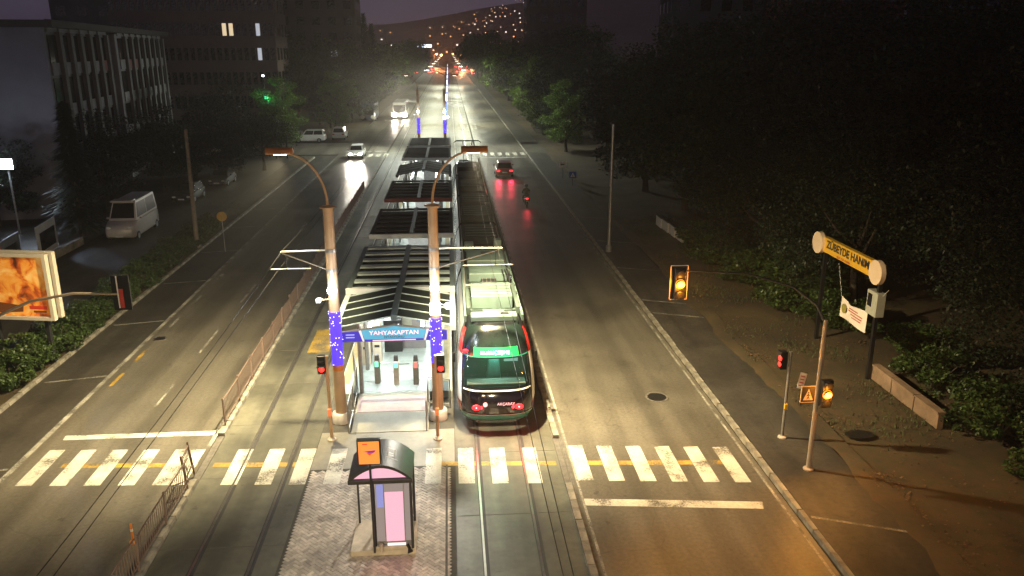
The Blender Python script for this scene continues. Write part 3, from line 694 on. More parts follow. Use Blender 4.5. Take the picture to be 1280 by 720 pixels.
# ------------------------------------------------------------------ tram
tram = thing('tram', 'long low-floor tram waiting at the platform, black glass rear with red tail lights', 'tram', (1.40, 24.45, 0))
ZW = [(.28, 1.16), (.55, 1.28), (1.0, 1.325), (1.5, 1.325), (2.0, 1.31), (2.5, 1.25), (2.9, 1.16), (3.2, 1.03), (3.36, .90)]
ZY = [(.28, .30), (.55, .04), (.8, 0), (1.1, .02), (1.5, .14), (2.0, .48), (2.5, .90), (2.9, 1.22), (3.2, 1.5), (3.36, 1.75)]
def itp(tb_, z):
    for (a, p), (b_, q) in zip(tb_, tb_[1:]):
        if z <= b_: return p + (q - p) * max(0, (z - a)) / (b_ - a)
    return tb_[-1][1]
def S(z, a, off=0):
    w_ = itp(ZW, z); y = itp(ZY, z); sn, cs = math.sin(a), math.cos(a)
    x = (w_ + off) * math.copysign(abs(sn) ** .62, sn); return Vector((x, y - off + 1.15 * (1 - max(0, cs) ** .85), z))
def patch(zs, as_, off=0, name=None, mat=None, parent=None, thick=0, mfun=None):
    b = MB(); vs = [S(z, a, off) for z in zs for a in as_]; n = len(as_)
    fs = [(i * n + j, i * n + j + 1, (i + 1) * n + j + 1, (i + 1) * n + j) for i in range(len(zs) - 1) for j in range(n - 1)]
    b.add(vs, fs)
    if mfun: b.m = [mfun((zs[i] + zs[i + 1]) / 2, (as_[j] + as_[j + 1]) / 2) for i in range(len(zs) - 1) for j in range(n - 1)]
    return b
zs = [.28, .42, .55, .68, .8, .95, 1.1, 1.3, 1.5, 1.62, 1.8, 2.0, 2.2, 2.4, 2.5, 2.7, 2.9, 3.05, 3.2, 3.3, 3.36]
an = [R(-90 + 6 * k) for k in range(31)]
WIN = (R(49), 1.60, 2.42)
def cabmat(z, a):
    aa = abs(a)
    if z < .42: return 1
    if aa > R(62):
        if z < 1.0: return 2 if z > .6 else 1
        if z < 2.45: return 0
        return 3 if z < 2.8 else 1
    return 1
cabs = []
def make_cab(parent_name):
    full = patch(zs, an, 0, mfun=cabmat)
    keep = []; n = len(an)
    b = MB(); b.v = full.v
    for k, f in enumerate(full.f):
        i, j = divmod(k, n - 1); z = (zs[i] + zs[i + 1]) / 2; a = (an[j] + an[j + 1]) / 2
        if abs(a) < WIN[0] and WIN[1] < z < WIN[2]: continue
        b.f.append(f); b.m.append(full.m[k])
    # sides from nose curve back to y=3.2 and roof
    for sx in (-1, 1):
        vs = []; 
        for z in zs:
            p = S(z, sx * R(90)); vs += [(p.x, p.y, z), (p.x, 3.2, z)]
        o = len(b.v); b.v += [tuple(v) for v in vs]
        for i in range(len(zs) - 1):
            z = (zs[i] + zs[i + 1]) / 2
            b.f.append((o + 2 * i, o + 2 * i + 1, o + 2 * i + 3, o + 2 * i + 2)); b.m.append(1 if (z < .42 or 1.3 < z < 2.4) else (2 if z < .8 else 0))
    ring = [tuple(S(3.36, a)) for a in an] + [(.90, 3.2, 3.36), (-.90, 3.2, 3.36)]
    o = len(b.v); b.v += ring; b.f.append(tuple(range(o, o + len(ring)))); b.m.append(1)
    return b
cab_me = make_cab('x').data('cab_shell', ['tram_white', 'tram_black', 'tram_red', 'tram_red'], smooth=True)
cab = put('rear_cab', cab_me, tram)
az = [R(-48 + 6 * k) for k in range(17)]
MB_ = patch([1.60, 1.8, 2.0, 2.2, 2.42], az, .004); MB_.build('windscreen', 'tram_glass', cab, smooth=True)
patch([2.44, 2.47], [R(-58 + 4 * k) for k in range(30)], .012).build('trim_line', 'tram_green', cab)
patch([1.50, 1.545], [R(-50 + 5 * k) for k in range(21)], .02).build('trim_line', 'tram_white', cab)
gb = patch([.48, .58, .70], [R(-66 + 4 * k) for k in range(34)], .02); gb.build('bumper_band', 'tram_green', cab, smooth=True)
for z0 in (.465, .715): patch([z0 - .012, z0 + .012], [R(-66 + 4 * k) for k in range(34)], .03).build('bumper_trim', 'galvanised', cab)
patch([2.73, 2.8, 2.9, 3.05, 3.2, 3.30], [R(-56 + 4 * k) for k in range(29)], .006).build('upper_glass', 'upper_glass', cab, smooth=True)
for s in (-1, 1):
    patch([1.05, 1.3, 1.6, 2.0, 2.44], [s * R(57), s * R(63), s * R(70), s * R(80)], .012).build('corner_pillar', 'tram_white', cab, smooth=True)
    patch([2.48, 2.7, 2.95, 3.15], [s * R(60), s * R(68), s * R(78)], .014).build('shoulder_stripe', 'tram_red', cab, smooth=True)
    patch([.74, .9, 1.03], [s * R(60), s * R(74), s * R(84)], .014).build('corner_stripe', 'tram_red', cab, smooth=True)
    p = S(.98, s * R(21), .03); hl = MB().ball(p, .10, 12, 8, sc=(1.5, .35, 1)).build('tail_light', 'tail_red', cab)
    MB().ball(p + Vector((0, -.03, 0)), .03, 8, 6, sc=(1, .4, 1)).build('tail_core', 'tail_core', hl)
    light('tail_glow', 'POINT', p + Vector((0, -.5, -.15)), 30, (1, .03, .04), cab, size=.1)
    pm_ = S(2.2, s * R(80)) + Vector((s * .16, .1, 0)); MB().box(pm_, (.1, .14, .34)).build('mirror', 'black_plastic', cab, bevel=.02)
p = S(2.56, R(-46), .03); MB().ball(p, .10, 10, 7, sc=(1.1, .5, .75)).build('marker_light', 'tail_red', cab)
light('marker_glow', 'POINT', p + Vector((0, -.25, .1)), 4, (1, .07, .04), cab, size=.1)
dp = patch([2.47, 2.555, 2.64, 2.72], [R(-27 + 4.5 * k) for k in range(13)], .012).build('destination_display', 'dest_green', cab)
c_ = S(2.58, 0, .03); text('KURUÇEŞME', .165, 'dest_text', dp, c_ + Vector((-.03, -.01, 0)), rot=(R(52), 0, 0), sx=1.05)
light('display_glow', 'AREA', c_ + Vector((0, -.12, .0)), 30, (.05, 1, .4), cab, shape=(1.0, .12), aim=(0, -1, -.25))
light('display_bloom_fill', 'POINT', c_ + Vector((0, -.05, .22)), 9, (.03, 1, .35), cab, size=.1)  # added green light, stands in for bloom on the glass above the display
text('AKÇARAY', .13, 'sign_letters', cab, S(1.1, R(4), .012) + Vector((.02, -.01, 0)), rot=(R(84), 0, 0), name='operator_lettering')
MB().cyl((-.42, -.02, 1.1), (-.42, .0, 1.1), .075, n=14).build('operator_emblem', 'sign_letters', cab)
# driver's desk and seat behind the glass
MB().box((0, 1.55, 1.05), (2.2, 1.6, .12)).build('cab_floor', 'tram_dark', cab)
MB().box((0, .98, 1.48), (2.0, .5, .12)).build('dashboard', 'sign_grey', cab, bevel=.02)
st = MB().box((-.05, 1.75, 1.42), (.5, .5, .14)).build('driver_seat', 'seat_cloth', cab, bevel=.04)
MB().box((-.05, 1.55, 1.85), (.48, .12, .75), top=(.8, 1)).build('seat_back', 'seat_cloth', st, bevel=.04); MB().box((-.05, 1.55, 2.32), (.26, .1, .18)).build('head_rest', 'seat_cloth', st, bevel=.03)
MB().box((0, 2.6, 2.0), (2.3, .05, 1.7)).build('bulkhead', 'tram_dark', cab)
MB().box((.62, 2.5, 2.05), (.5, .06, .8)).build('equipment_panel', 'cab_glow', cab)
MB().box((-.66, 2.52, 2.15), (.2, .05, .3)).build('lit_pane', 'cab_glow', cab)
light('cab_light', 'POINT', (0, 1.4, 2.5), 110, (.5, 1, .85), cab, size=.1)
# body modules
prof = [(-w_, z) for z, w_ in ZW] + [(w_, z) for z, w_ in reversed(ZW)]
def module(y0, y1, first=False):
    b = MB(); n = len(prof)
    b.v = [(x, y0, z) for x, z in prof] + [(x, y1, z) for x, z in prof]
    for k in range(n):
        z = (prof[k][1] + prof[(k + 1) % n][1]) / 2
        b.f.append((k, (k + 1) % n, n + (k + 1) % n, n + k)); b.m.append(1 if z < .4 else (2 if z < .5 else (3 if z > 3.3 else 0)))
    b.f += [tuple(range(n)), tuple(range(2 * n - 1, n - 1, -1))]; b.m += [1, 1]
    md = b.build('body_module', ['tram_white', 'tram_black', 'tram_red', 'roof_mid' if first else 'roof_dark'], tram)
    k = max(2, int((y1 - y0) / 1.9)); stp = (y1 - y0) / k
    for i in range(k):
        for s in (-1, 1):
            ya, yb = y0 + i * stp + .08, y0 + (i + 1) * stp - .08; dr = i % 3 == 1
            zz = [.5, 1.0, 1.5, 2.0, 2.45] if dr else [1.3, 1.5, 2.0, 2.45]
            vs = []
            for z in zz: vs += [(s * (itp(ZW, z) + .014), ya, z), (s * (itp(ZW, z) + .014), yb, z)]
            MB().add(vs, [(2 * q, 2 * q + 1, 2 * q + 3, 2 * q + 2) for q in range(len(zz) - 1)]).build('door' if dr else 'side_window', 'tram_black', md)
    return md
edges = [3.22, 9.4, 9.95, 18.2, 18.75, 27.0, 27.55, 35.8, 36.35, 42.6]
for i in range(0, 10, 2): module(edges[i], edges[i + 1], i == 0)
for i in range(1, 9, 2):
    for k in range(4):
        y = edges[i] + .07 + k * .125
        MB().prism([(x * .93, .35 + (z - .28) * .95) for x, z in prof], y, y + .08).build('bellows_rib', 'bellows', tram)
fc = put('front_cab', cab_me, tram, (0, 45.8, 0), math.pi)
patch([1.60, 1.8, 2.0, 2.2, 2.42], az, .004).build('windscreen', 'tram_black', fc, smooth=True)
# roof equipment
def ru(x, y, z, d, mat='roof_pale', nm='roof_unit', par=tram, **k): return MB().box((x, y, z), d, **k).build(nm, mat, par, bevel=.03)
for s in (-1, 1):
    MB().box((s * 1.0, 6.6, 3.46), (.07, 9.2, .22)).build('roof_side_rail', 'roof_pale', tram)
    MB().box((s * 1.0, 28.2, 3.46), (.07, 32, .2)).build('roof_side_rail', 'roof_dark', tram)
ru(0, 2.2, 3.46, (1.62, .55, .2)); ru(.38, 2.2, 3.58, (.3, .2, .05), 'dark_metal', 'roof_vent')
ru(.02, 2.85, 3.42, (.75, .35, .12), 'roof_pale')
a = ru(0, 4.2, 3.62, (1.5, 1.75, .5)); 
for k in range(5): MB().box((0, 3.45 + k * .37, 3.875), (1.4, .03, .02)).build('lid_seam', 'roof_mid', a)
ru(-.88, 4.0, 3.5, (.14, 2.6, .3), 'roof_mid'); ru(.9, 4.1, 3.5, (.14, 2.8, .3), 'roof_mid')
b_ = ru(.0, 5.85, 3.56, (.62, .5, .36), 'dark_metal', 'radiator_unit')
for k in range(4): MB().box((-.24 + k * .16, 5.85, 3.75), (.03, .46, .03)).build('fin', 'galvanised', b_)
for s in (-1, 1): MB().cyl((s * .4, 5.85, 3.55), (s * .9, 5.85, 3.55), .05, n=8).build('roof_pipe', 'galvanised', tram)
for q in (.62, .74, .84): MB().tube([(q, 6.2, 3.4), (q + .02, 6.3, 3.75), (q - .05, 6.8, 3.9)], .025, 6).build('cable', 'black_plastic', tram)
for k in range(5):
    MB().tube([(-.95 + .05 * k, 3.2 + k * 1.0, 3.4), (-.8, 3.4 + k * 1.0, 3.55), (-.7, 3.6 + k, 3.42)], .02, 6).build('cable', 'black_plastic', tram)
    ru(.93, 3.4 + 1.15 * k, 3.52, (.16, .28, .22), 'dark_metal' if k % 2 else 'roof_mid', 'junction_box')
ru(.02, 7.7, 3.56, (1.55, 1.7, .36)); ru(.02, 9.9, 3.58, (1.6, 1.9, .34)); MB().box((.1, 10.2, 3.77), (.5, .3, .03)).build('roof_vent', 'dark_metal', tram)
ru(-.62, 12.2, 3.58, (.42, .45, .4), 'roof_pale'); ru(.72, 12.4, 3.62, (.36, .55, .5), 'roof_pale')
for y0 in (15.2, 20.5, 24.6, 30.4, 34.2, 39.5):
    u_ = ru(0, y0, 3.52, (1.7, 3.0, .32), 'roof_dark')
    for k in range(5): MB().box((0, y0 - 1.2 + k * .6, 3.69), (1.5, .05, .03)).build('lid_rib', 'roof_mid', u_)
for y0 in (41.8, 43.0): ru(-.3, y0, 3.5, (.8, .5, .2), 'roof_pale')
pg = MB(); 
for s in (-1, 1):
    pg.tube([(s * .35, 41.0, 3.6), (s * .3, 42.4, 4.5), (s * .38, 41.2, 5.3)], .03, 6)
pg.cyl((-.9, 41.2, 5.36), (.9, 41.2, 5.36), .035, n=8).cyl((-.9, 41.5, 5.36), (.9, 41.5, 5.36), .03, n=8)
for s in (-1, 1): pg.tube([(s * .9, 41.35, 5.36), (s * 1.1, 41.35, 5.2)], .03, 6)
pg.box((0, 41.1, 3.58), (1.0, .8, .14)); pg.build('pantograph', 'dark_metal', tram)

# ------------------------------------------------------------------ kiosk on the median
kx, ky = -1.92, 18.0
kt = thing('kiosk', 'small dark booth with a curved roof and pink lit panel on a pale plinth', 'kiosk', (kx, ky, 0))
MB().box((-.02, .66, .07), (1.66, 1.46, .15)).build('plinth', 'plinth', kt, bevel=.02)
MB().box((.18, -.03, .20), (.9, .1, .1)).build('plinth_step', 'plinth', kt, bevel=.02)
def arc(r_w, z0, rise, n=14): return [(-r_w + 2 * r_w * k / n, z0 + rise * (1 - (-1 + 2 * k / n) ** 2)) for k in range(n + 1)]
oa = arc(.80, 2.18, .42); ia = arc(.72, 2.18, .34)
rf = MB().prism(oa + ia[::-1], -.10, 1.30).build('roof_shell', 'kiosk_dark', kt, smooth=True)
MB().prism(arc(.70, 2.20, .31), -.02, .02).build('gable_panel', 'kiosk_pink', rf)
MB().box((0, -.03, 2.13), (1.6, .14, .1)).build('front_beam', 'kiosk_dark', kt, bevel=.01)
MB().box((-.48, .2, 2.05), (.55, .08, .06)).build('white_crossbeam', 'kiosk_white', kt)  # white cross beam; its brightness is a glow in the material
for x, y in ((-.20, 0), (.74, 0), (.74, 1.25), (-.20, 1.25)):
    MB().box((x, y, 1.12), (.07, .07, 1.95)).build('post', 'kiosk_dark', kt, bevel=.008)
MB().box((-.74, 1.25, 1.12), (.05, .05, 1.95)).build('post', 'kiosk_dark', kt)
MB().b2((-.14, .1, .2), (.70, .9, 2.08)).build('booth_body', 'kiosk_grey', kt)
fp = MB().b2((-.16, .02, .32), (.70, .06, 2.06)).build('front_pane', 'kiosk_frost', kt)
MB().b2((.08, .008, .36), (.54, .018, 1.78)).build('poster', 'kiosk_pink', fp)
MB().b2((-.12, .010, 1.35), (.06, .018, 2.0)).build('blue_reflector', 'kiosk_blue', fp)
for q in (.06, .56): MB().b2((q - .008, .004, .34), (q + .008, .018, 2.03)).build('pane_edge', 'galvanised', fp)
for z in (.34, 2.04): MB().b2((-.16, -.004, z - .02), (.70, .02, z + .02)).build('pane_rail', 'galvanised', fp)
MB().b2((.10, -.02, .16), (.56, .05, .31)).build('lit_base', 'kiosk_white', kt)
MB().tube([(.60, -.06, .3), (.66, -.1, .2), (.64, -.14, .1), (.72, -.16, .17)], .045, 6).build('cable_bundle', 'black_plastic', kt)
MB().cyl((-.05, -.12, .15), (-.05, -.12, .36), .05, n=10).build('bollard_stub', 'plinth', kt)
sg = MB().box((-.22, -.16, 3.03), (.58, .12, .68)).build('sign_box', 'kiosk_dark', kt, bevel=.01)
MB().cyl((-.22, -.15, .15), (-.22, -.15, 2.7), .03, n=8).build('sign_post', 'kiosk_dark', kt)
MB().b2((-.47, -.232, 2.72), (.03, -.222, 3.32)).build('sign_face', 'kiosk_orange', sg)
MB().b2((-.37, -.238, 3.24), (-.25, -.234, 3.27)).build('sign_print', 'kiosk_red', sg)
MB().prism([(-.36, 3.06), (-.24, 3.03), (-.18, 2.98), (-.08, 3.04), (-.05, 3.09), (-.2, 3.08)], -.238, -.234).build('sign_print', 'kiosk_purple', sg)
MB().prism([(-.28, 3.02), (-.12, 3.03), (-.2, 2.95)], -.241, -.239).build('sign_print', 'kiosk_red', sg)
# little frame emblem printed on the roof shell
def onroof(x, y): return (x, y, 2.18 + .42 * (1 - (x / .80) ** 2) + .02)
def strip(p, q, wd=.016):
    p, q = Vector(onroof(*p)), Vector(onroof(*q)); d = (q - p).normalized(); n = d.cross(Vector((0, 0, 1))) * wd
    return [p - n, q - n, q + n, p + n]
rb = MB()
for p, q in (((.16, .45), (.34, .45)), ((.34, .45), (.34, .8)), ((.34, .8), (.16, .8)), ((.16, .8), (.16, .45)), ((.19, .55), (.31, .55)), ((.14, .34), (.42, .30))): rb.add(strip(p, q), [(0, 1, 2, 3)])
rb.build('roof_emblem', 'sign_white', rf)
light('kiosk_glow', 'AREA', (.3, -.2, 1.1), 5, (1, .5, .75), kt, shape=(.5, 1.4), aim=(0, -1, -.2))
light('kiosk_glow', 'AREA', (-.5, .2, 2.0), 7, (1, .85, .7), kt, shape=(.5, .1), aim=(0, 0, -1))

# ------------------------------------------------------------------ fence along the track kerb
def fence_proto(h=.95):
    t = thing('fence_panel', 'x', 'fence', (0, 0, 0), 0, 'fence panels along the tram kerb')
    for y in (0,): MB().box((0, y, h / 2 + .03), (.05, .05, h + .06)).build('post', 'fence_paint', t)
    for z in (.18, h - .04): MB().box((0, 1.0, z), (.03, 1.94, .035)).build('rail_bar', 'fence_paint', t)
    b = MB()
    for k in range(13): b.box((0, .14 + k * .145, h / 2 + .06), (.016, .016, h - .2))
    b.build('pickets', 'fence_paint', t)
    return t
fp0 = fence_proto(); first = True
for k, y in enumerate([13.6, 15.6, 17.6, 19.6] + [25.6 + 2.0 * q for q in range(24)]):
    lab = 'brown metal picket fence panel on the tram kerb before the crosswalk' if y < 22 else 'brown metal picket fence panel on the tram kerb beyond the crosswalk'
    o = fp0 if first else copy_tree(fp0); first = False
    o.location = (-7.88, y, .12); o['label'] = lab
    o.rotation_euler = (0, rnd.uniform(-.03, .03), rnd.uniform(-.012, .012))
t = thing('fence_panel', 'leaning brown fence end panel beside the crosswalk opening', 'fence', (-7.88, 21.45, .12), R(6), 'fence panels along the tram kerb')
for y in (0, .9): MB().box((0, y, .52), (.05, .05, 1.1)).build('post', 'fence_paint', t)
for z in (.3, .95): MB().box((0, .45, z), (.03, .86, .035)).build('rail_bar', 'fence_paint', t)
b = MB(); [b.box((0, .12 + .13 * k, .62), (.016, .016, .64)) for k in range(6)]; b.build('pickets', 'fence_paint', t)
t.rotation_euler = (0, R(-5), R(5))
t = thing('warning_post', 'small orange and white flexible post on the asphalt beside the fence', 'bollard', (-8.55, 19.0, 0))
MB().lathe((0, 0, 0), [(.10, 0), (.10, .04), (.035, .06), (.035, .55), (.02, .57)], 10).build('stem', 'print_orange', t); MB().cyl((0, 0, .34), (0, 0, .42), .038, n=10).build('band', 'sign_white', t)

# ------------------------------------------------------------------ traffic signals over and beside the roads
def signal_head(parent, c, face, lit, backplate=True, border='sign_cream', hh=1.05):
    # face: +1 shows its lenses towards -Y, -1 towards +Y
    x, y, z = c; f = -face
    if backplate:
        MB().box((x, y, z), (.52, .03, hh)).build('backplate', 'black_plastic', parent)
        for dx, dz, sx, sz in ((-.255, 0, .025, hh), (.255, 0, .025, hh), (0, hh / 2 - .012, .535, .025), (0, -hh / 2 + .012, .535, .025)):
            MB().box((x + dx, y + f * .018, z + dz), (sx, .012, sz)).build('backplate_border', border, parent)
    hd = MB().box((x, y + f * .1, z), (.32, .18, hh - .1)).build('signal_head', 'black_plastic', parent, bevel=.02)
    for k, nm in enumerate(('red', 'amber', 'green')):
        zz = z + (1 - k) * (hh - .12) / 3
        MB().ball((x, y + f * .19, zz), .145, 14, 8, sc=(1, .35, 1)).build(nm + '_lens', lit.get(nm, 'dark_metal'), hd)
        if lit.get(nm) == 'amber_signal': MB().ball((x, y + f * .232, zz - .01), .115, 12, 7, sc=(1.1, .3, .8)).build('amber_core', 'amber_core', hd)
        vs = []; n = 8
        for q in range(n + 1):
            a = math.pi * q / n; vs += [(x + .13 * math.cos(a), y + f * .19, zz + .13 * math.sin(a)), (x + .13 * math.cos(a), y + f * .29, zz + .12 * math.sin(a))]
        MB().add(vs, [(2 * q, 2 * q + 1, 2 * q + 3, 2 * q + 2) for q in range(n)]).build('visor', 'black_plastic', hd)
    return hd
t = thing('signal_mast', 'signal mast on the verge, curved arm holding an amber light over the road', 'traffic light', (10.75, 21.2, .1))
MB().lathe((0, 0, 0), [(.16, 0), (.16, .04), (.09, .08)], 12).build('foot', 'mast_paint', t)
MB().cyl((0, 0, .04), (0, 0, 4.85), .075, .06, n=14).build('shaft', 'mast_paint', t, smooth=True)
MB().tube([(0, 0, 4.75), (-.25, .15, 5.25), (-.9, .4, 5.75), (-2.2, .65, 6.1), (-4.1, .85, 6.18)], [.045, .04, .035, .03, .025], 8).build('arm', 'dark_metal', t, smooth=True)
signal_head(t, (-4.17, .85, 5.82), 1, {'amber': 'amber_signal'})
light('amber_glow', 'SPOT', (-4.17, .42, 5.75), 500, (1, .42, .06), t, size=.12, aim=(.2, -1, -.7), spot=165, blend=.3)
hd = signal_head(t, (.16, -.12, 2.62), 1, {'amber': 'amber_signal'}, backplate=False, hh=.95)
light('amber_glow', 'SPOT', (.16, -.52, 2.6), 400, (1, .40, .05), t, size=.1, aim=(.2, -1, -.4), spot=165, blend=.3)
light('amber_glow', 'POINT', (-4.17, .30, 5.70), 90, (1, .30, .02), t, size=.08)
light('amber_glow', 'POINT', (.16, -.62, 2.58), 60, (1, .30, .02), t, size=.08)
light('amber_fill', 'POINT', (-3.2, 1.8, 5.6), 520, (1, .42, .06), t, size=.2)  # added light behind the signal head, tints verge and trees orange
ps = MB().box((-.32, -.08, 2.55), (.44, .03, .52)).build('crossing_sign', 'sign_cream', t)
MB().box((-.32, -.10, 2.55), (.40, .012, .48)).build('sign_field', 'sign_black', ps)
MB().prism([(-.47, 2.37), (-.17, 2.37), (-.32, 2.73)], -.112, -.108).build('sign_triangle', 'sign_cream', ps)
walk = MB(); walk.cyl((-.32, -.118, 2.61), (-.32, -.114, 2.61), .025, n=8)
for p, q in (((-.32, 2.58), (-.32, 2.48)), ((-.32, 2.48), (-.36, 2.40)), ((-.32, 2.48), (-.28, 2.40)), ((-.32, 2.56), (-.37, 2.50)), ((-.32, 2.56), (-.27, 2.51))): walk.cyl((p[0], -.116, p[1]), (q[0], -.116, q[1]), .012, n=5)
walk.build('walking_figure', 'sign_black', ps)

t = thing('pedestrian_signal', 'slim post with red pedestrian signal and tilted white notice on the kerb by the verge', 'traffic light', (10.78, 23.3, .1))
MB().lathe((0, 0, 0), [(.14, 0), (.14, .04), (.06, .08)], 12).build('foot', 'plinth', t)
MB().cyl((0, 0, .04), (0, 0, 3.05), .05, n=12).build('post', 'galvanised', t, smooth=True)
h = MB().box((-.26, 0, 2.78), (.24, .26, .6)).build('signal_head', 'black_plastic', t, bevel=.02)
MB().ball((-.36, -.06, 2.86), .10, 10, 7, sc=(.5, 1, 1)).build('red_lens', 'red_signal', h); MB().ball((-.36, -.06, 2.66), .09, 10, 7, sc=(.5, 1, 1)).build('dark_lens', 'red_signal', h)
light('red_glow', 'POINT', (-.6, -.05, 2.8), 5, (1, .06, .04), t, size=.08)
n_ = MB().box((.12, -.07, 2.15), (.2, .02, .55)).build('notice', 'sign_white', t); n_.rotation_euler = (0, R(8), R(-20))
for k in range(4): MB().box((.12, -.085, 1.98 + k * .11), (.13, .008, .03)).build('notice_print', 'sign_red', n_)
MB().box((.0, -.06, 1.15), (.1, .08, .2)).build('push_button', 'sign_yellow', t, bevel=.01)

t = thing('signal_mast', 'traffic signal seen from behind on a curved arm over the far-side carriageway by the billboard', 'traffic light', (-14.9, 23.2, 0))
MB().lathe((0, 0, 0), [(.16, 0), (.16, .04), (.09, .08)], 12).build('foot', 'mast_paint', t)
MB().cyl((0, 0, .04), (0, 0, 3.7), .08, .065, n=14).build('shaft', 'mast_paint', t, smooth=True)
MB().tube([(0, 0, 3.6), (.25, .08, 4.1), (1.0, .3, 4.7), (2.3, .6, 5.25), (3.5, .75, 5.42), (4.75, .8, 5.36)], [.055, .055, .05, .045, .04, .035], 8).build('arm', 'mast_paint', t, smooth=True)
signal_head(t, (4.85, .88, 5.38), -1, {'red': 'red_signal'}, border='dark_metal', hh=1.1)
MB().box((4.76, .85, 5.4), (.03, .03, 1.0)).build('back_strip', 'sign_white', t); MB().box((4.85, .852, 5.2), (.12, .02, .6)).build('back_panel', 'sign_red', t)
light('red_glow', 'POINT', (4.85, 1.5, 5.6), 14, (1, .06, .04), t, size=.1)

# ------------------------------------------------------------------ park gate sign, banner, walls, small signs on the verge
t = thing('park_gate', 'park gateway with long yellow roller-shaped name sign reading ZÜBEYDE HANIM', 'sign', (16.0, 30.2, .1))
GL = 5.1
MB().box((0, 0, 4.35), (.24, GL, .64)).build('sign_body', 'sign_yellow', t, bevel=.03)
for s in (-1, 1):
    MB().cyl((-.24, s * (GL / 2 - .1), 4.35), (-.06, s * (GL / 2 - .1), 4.35), .47, n=28).build('end_disc', 'sign_cream', t)
    MB().box((.12, s * (GL / 2 - .25), 1.95), (.14, .14, 4.0)).build('gate_post', 'black_plastic', t)  # near-black posts: darkness below the sign is put into their colour
text('ZÜBEYDE HANIM', .44, 'sign_black', t, (-.128, 0, 4.42), rot=(R(90), 0, R(-90)), sx=1.05, bold=.014)
text('KÜLTÜR PARKI', .13, 'print_red', t, (-.128, .25, 4.12), rot=(R(90), 0, R(-90)), sx=1.3)
t = thing('banner', 'sagging white cloth banner with green emblem hanging below the yellow gate sign', 'banner', (16.0, 29.4, 2.25))
b = MB(); vs = []
for i in range(9):
    u = i / 8; y = 1.05 - 2.1 * u; top = .44 - .08 * math.sin(u * math.pi) - .10 * math.exp(-((u - .42) / .08) ** 2)
    vs += [(.025 * math.sin(u * 7), y, -.42 + .02 * math.sin(u * 5)), (.025 * math.sin(u * 7 + 1), y, top)]
MB().add(vs, [(2 * i, 2 * i + 2, 2 * i + 3, 2 * i + 1) for i in range(8)]).build('cloth', 'banner_cloth', t, smooth=True)
MB().cyl((-.045, .68, .02), (-.04, .68, .02), .2, n=14).build('emblem', 'print_olive', t)
for z, a, c in ((.16, .25, -.35), (.06, .3, -.65), (-.05, .1, -.6), (-.16, .0, -.55)): MB().b2((-.045, c * 1.25, z), (-.04, a, z + .04)).build('print_line', 'print_red', t)
for y in (1.05, -1.05): MB().cyl((0, y, .42), (.2, y * 1.9, 1.6), .006, n=5).build('cord', 'sign_white', t)
t = thing('gate_cabinet', 'grey service cabinet with dark window on the gate post', 'cabinet', (16.12, 28.05, 3.15))
MB().box((0, 0, .0), (.35, .75, .95)).build('body', 'sign_grey', t, bevel=.02); MB().box((-.18, .14, .1), (.012, .3, .5)).build('window', 'window_dark', t)
MB().cyl((.12, 0, -3.05), (.12, 0, -.4), .06, n=8).build('stand', 'dark_metal', t)
t = thing('garden_wall', 'low tan wall with coping at the edge of the park verge beside the gate', 'wall', (16.35, 25.7, .1))
for k in range(3):
    b = MB().box((0, -1.5 + 1.5 * k, .28), (.22, 1.44, .56)).build('wall_block', 'garden_wall', t, bevel=.01)
    MB().box((0, -1.5 + 1.5 * k, .59), (.3, 1.46, .07)).build('coping', 'garden_wall', b)
t = thing('garden_wall', 'low pale wall with a rail beside the shrubs near the tall lamp pole', 'wall', (15.1, 53.8, .1))
for k in range(4):
    b = MB().box((.08 * k, 2.4 - 1.5 * k, .35), (.2, 1.42, .7)).build('wall_block', 'white_concrete', t, bevel=.01)
    MB().box((.08 * k, 2.4 - 1.5 * k, .75), (.26, 1.46, .08)).build('coping', 'dark_metal', b)
t = thing('lamp_pole', 'tall plain grey pole on the pavement edge before the dark trees', 'pole', (9.95, 49.0, .1))
MB().lathe((0, 0, 0), [(.2, 0), (.2, .35), (.12, .45)], 14).build('base', 'galvanised', t); MB().cyl((0, 0, .3), (0, 0, 8.0), .115, .085, n=14).build('shaft', 'galvanised', t, smooth=True)
t = thing('road_sign', 'small white square sign with black arrow on a post by the pavement', 'sign', (11.2, 79.5, .1))
MB().cyl((0, 0, 0), (0, 0, 1.55), .035, n=8).build('post', 'galvanised', t); p = MB().box((0, -.05, 1.35), (.62, .03, .6)).build('plate', 'sign_white', t)
MB().box((-.03, -.07, 1.36), (.34, .012, .1)).build('arrow', 'sign_black', p); MB().prism([(-.28, 1.36), (-.1, 1.26), (-.1, 1.46)], -.078, -.066).build('arrow', 'sign_black', p)
t = thing('road_sign', 'small blue crossing sign with white triangle on a post by the pavement', 'sign', (11.45, 74.6, .1))
MB().cyl((0, 0, 0), (0, 0, 1.3), .035, n=8).build('post', 'galvanised', t); p = MB().box((0, -.05, 1.05), (.7, .03, .62)).build('plate', 'sign_blue', t)
MB().prism([(-.22, .85), (.22, .85), (0, 1.28)], -.078, -.068).build('triangle', 'sign_white', p); MB().prism([(-.05, .9), (.05, .9), (.0, 1.12)], -.086, -.08).build('figure', 'sign_black', p)
t = thing('drain_grate', 'dark sunken patch of bare earth with litter on the verge', 'drain', (13.4, 23.2, .15))
MB().lathe((0, 0, 0), [(.5, 0), (.5, .02), (.05, .012)], 14).build('grate', 'manhole_iron', t); t.scale = (1, .6, 1)
t['label'] = 'dark round cover lying in the verge behind the signal mast'

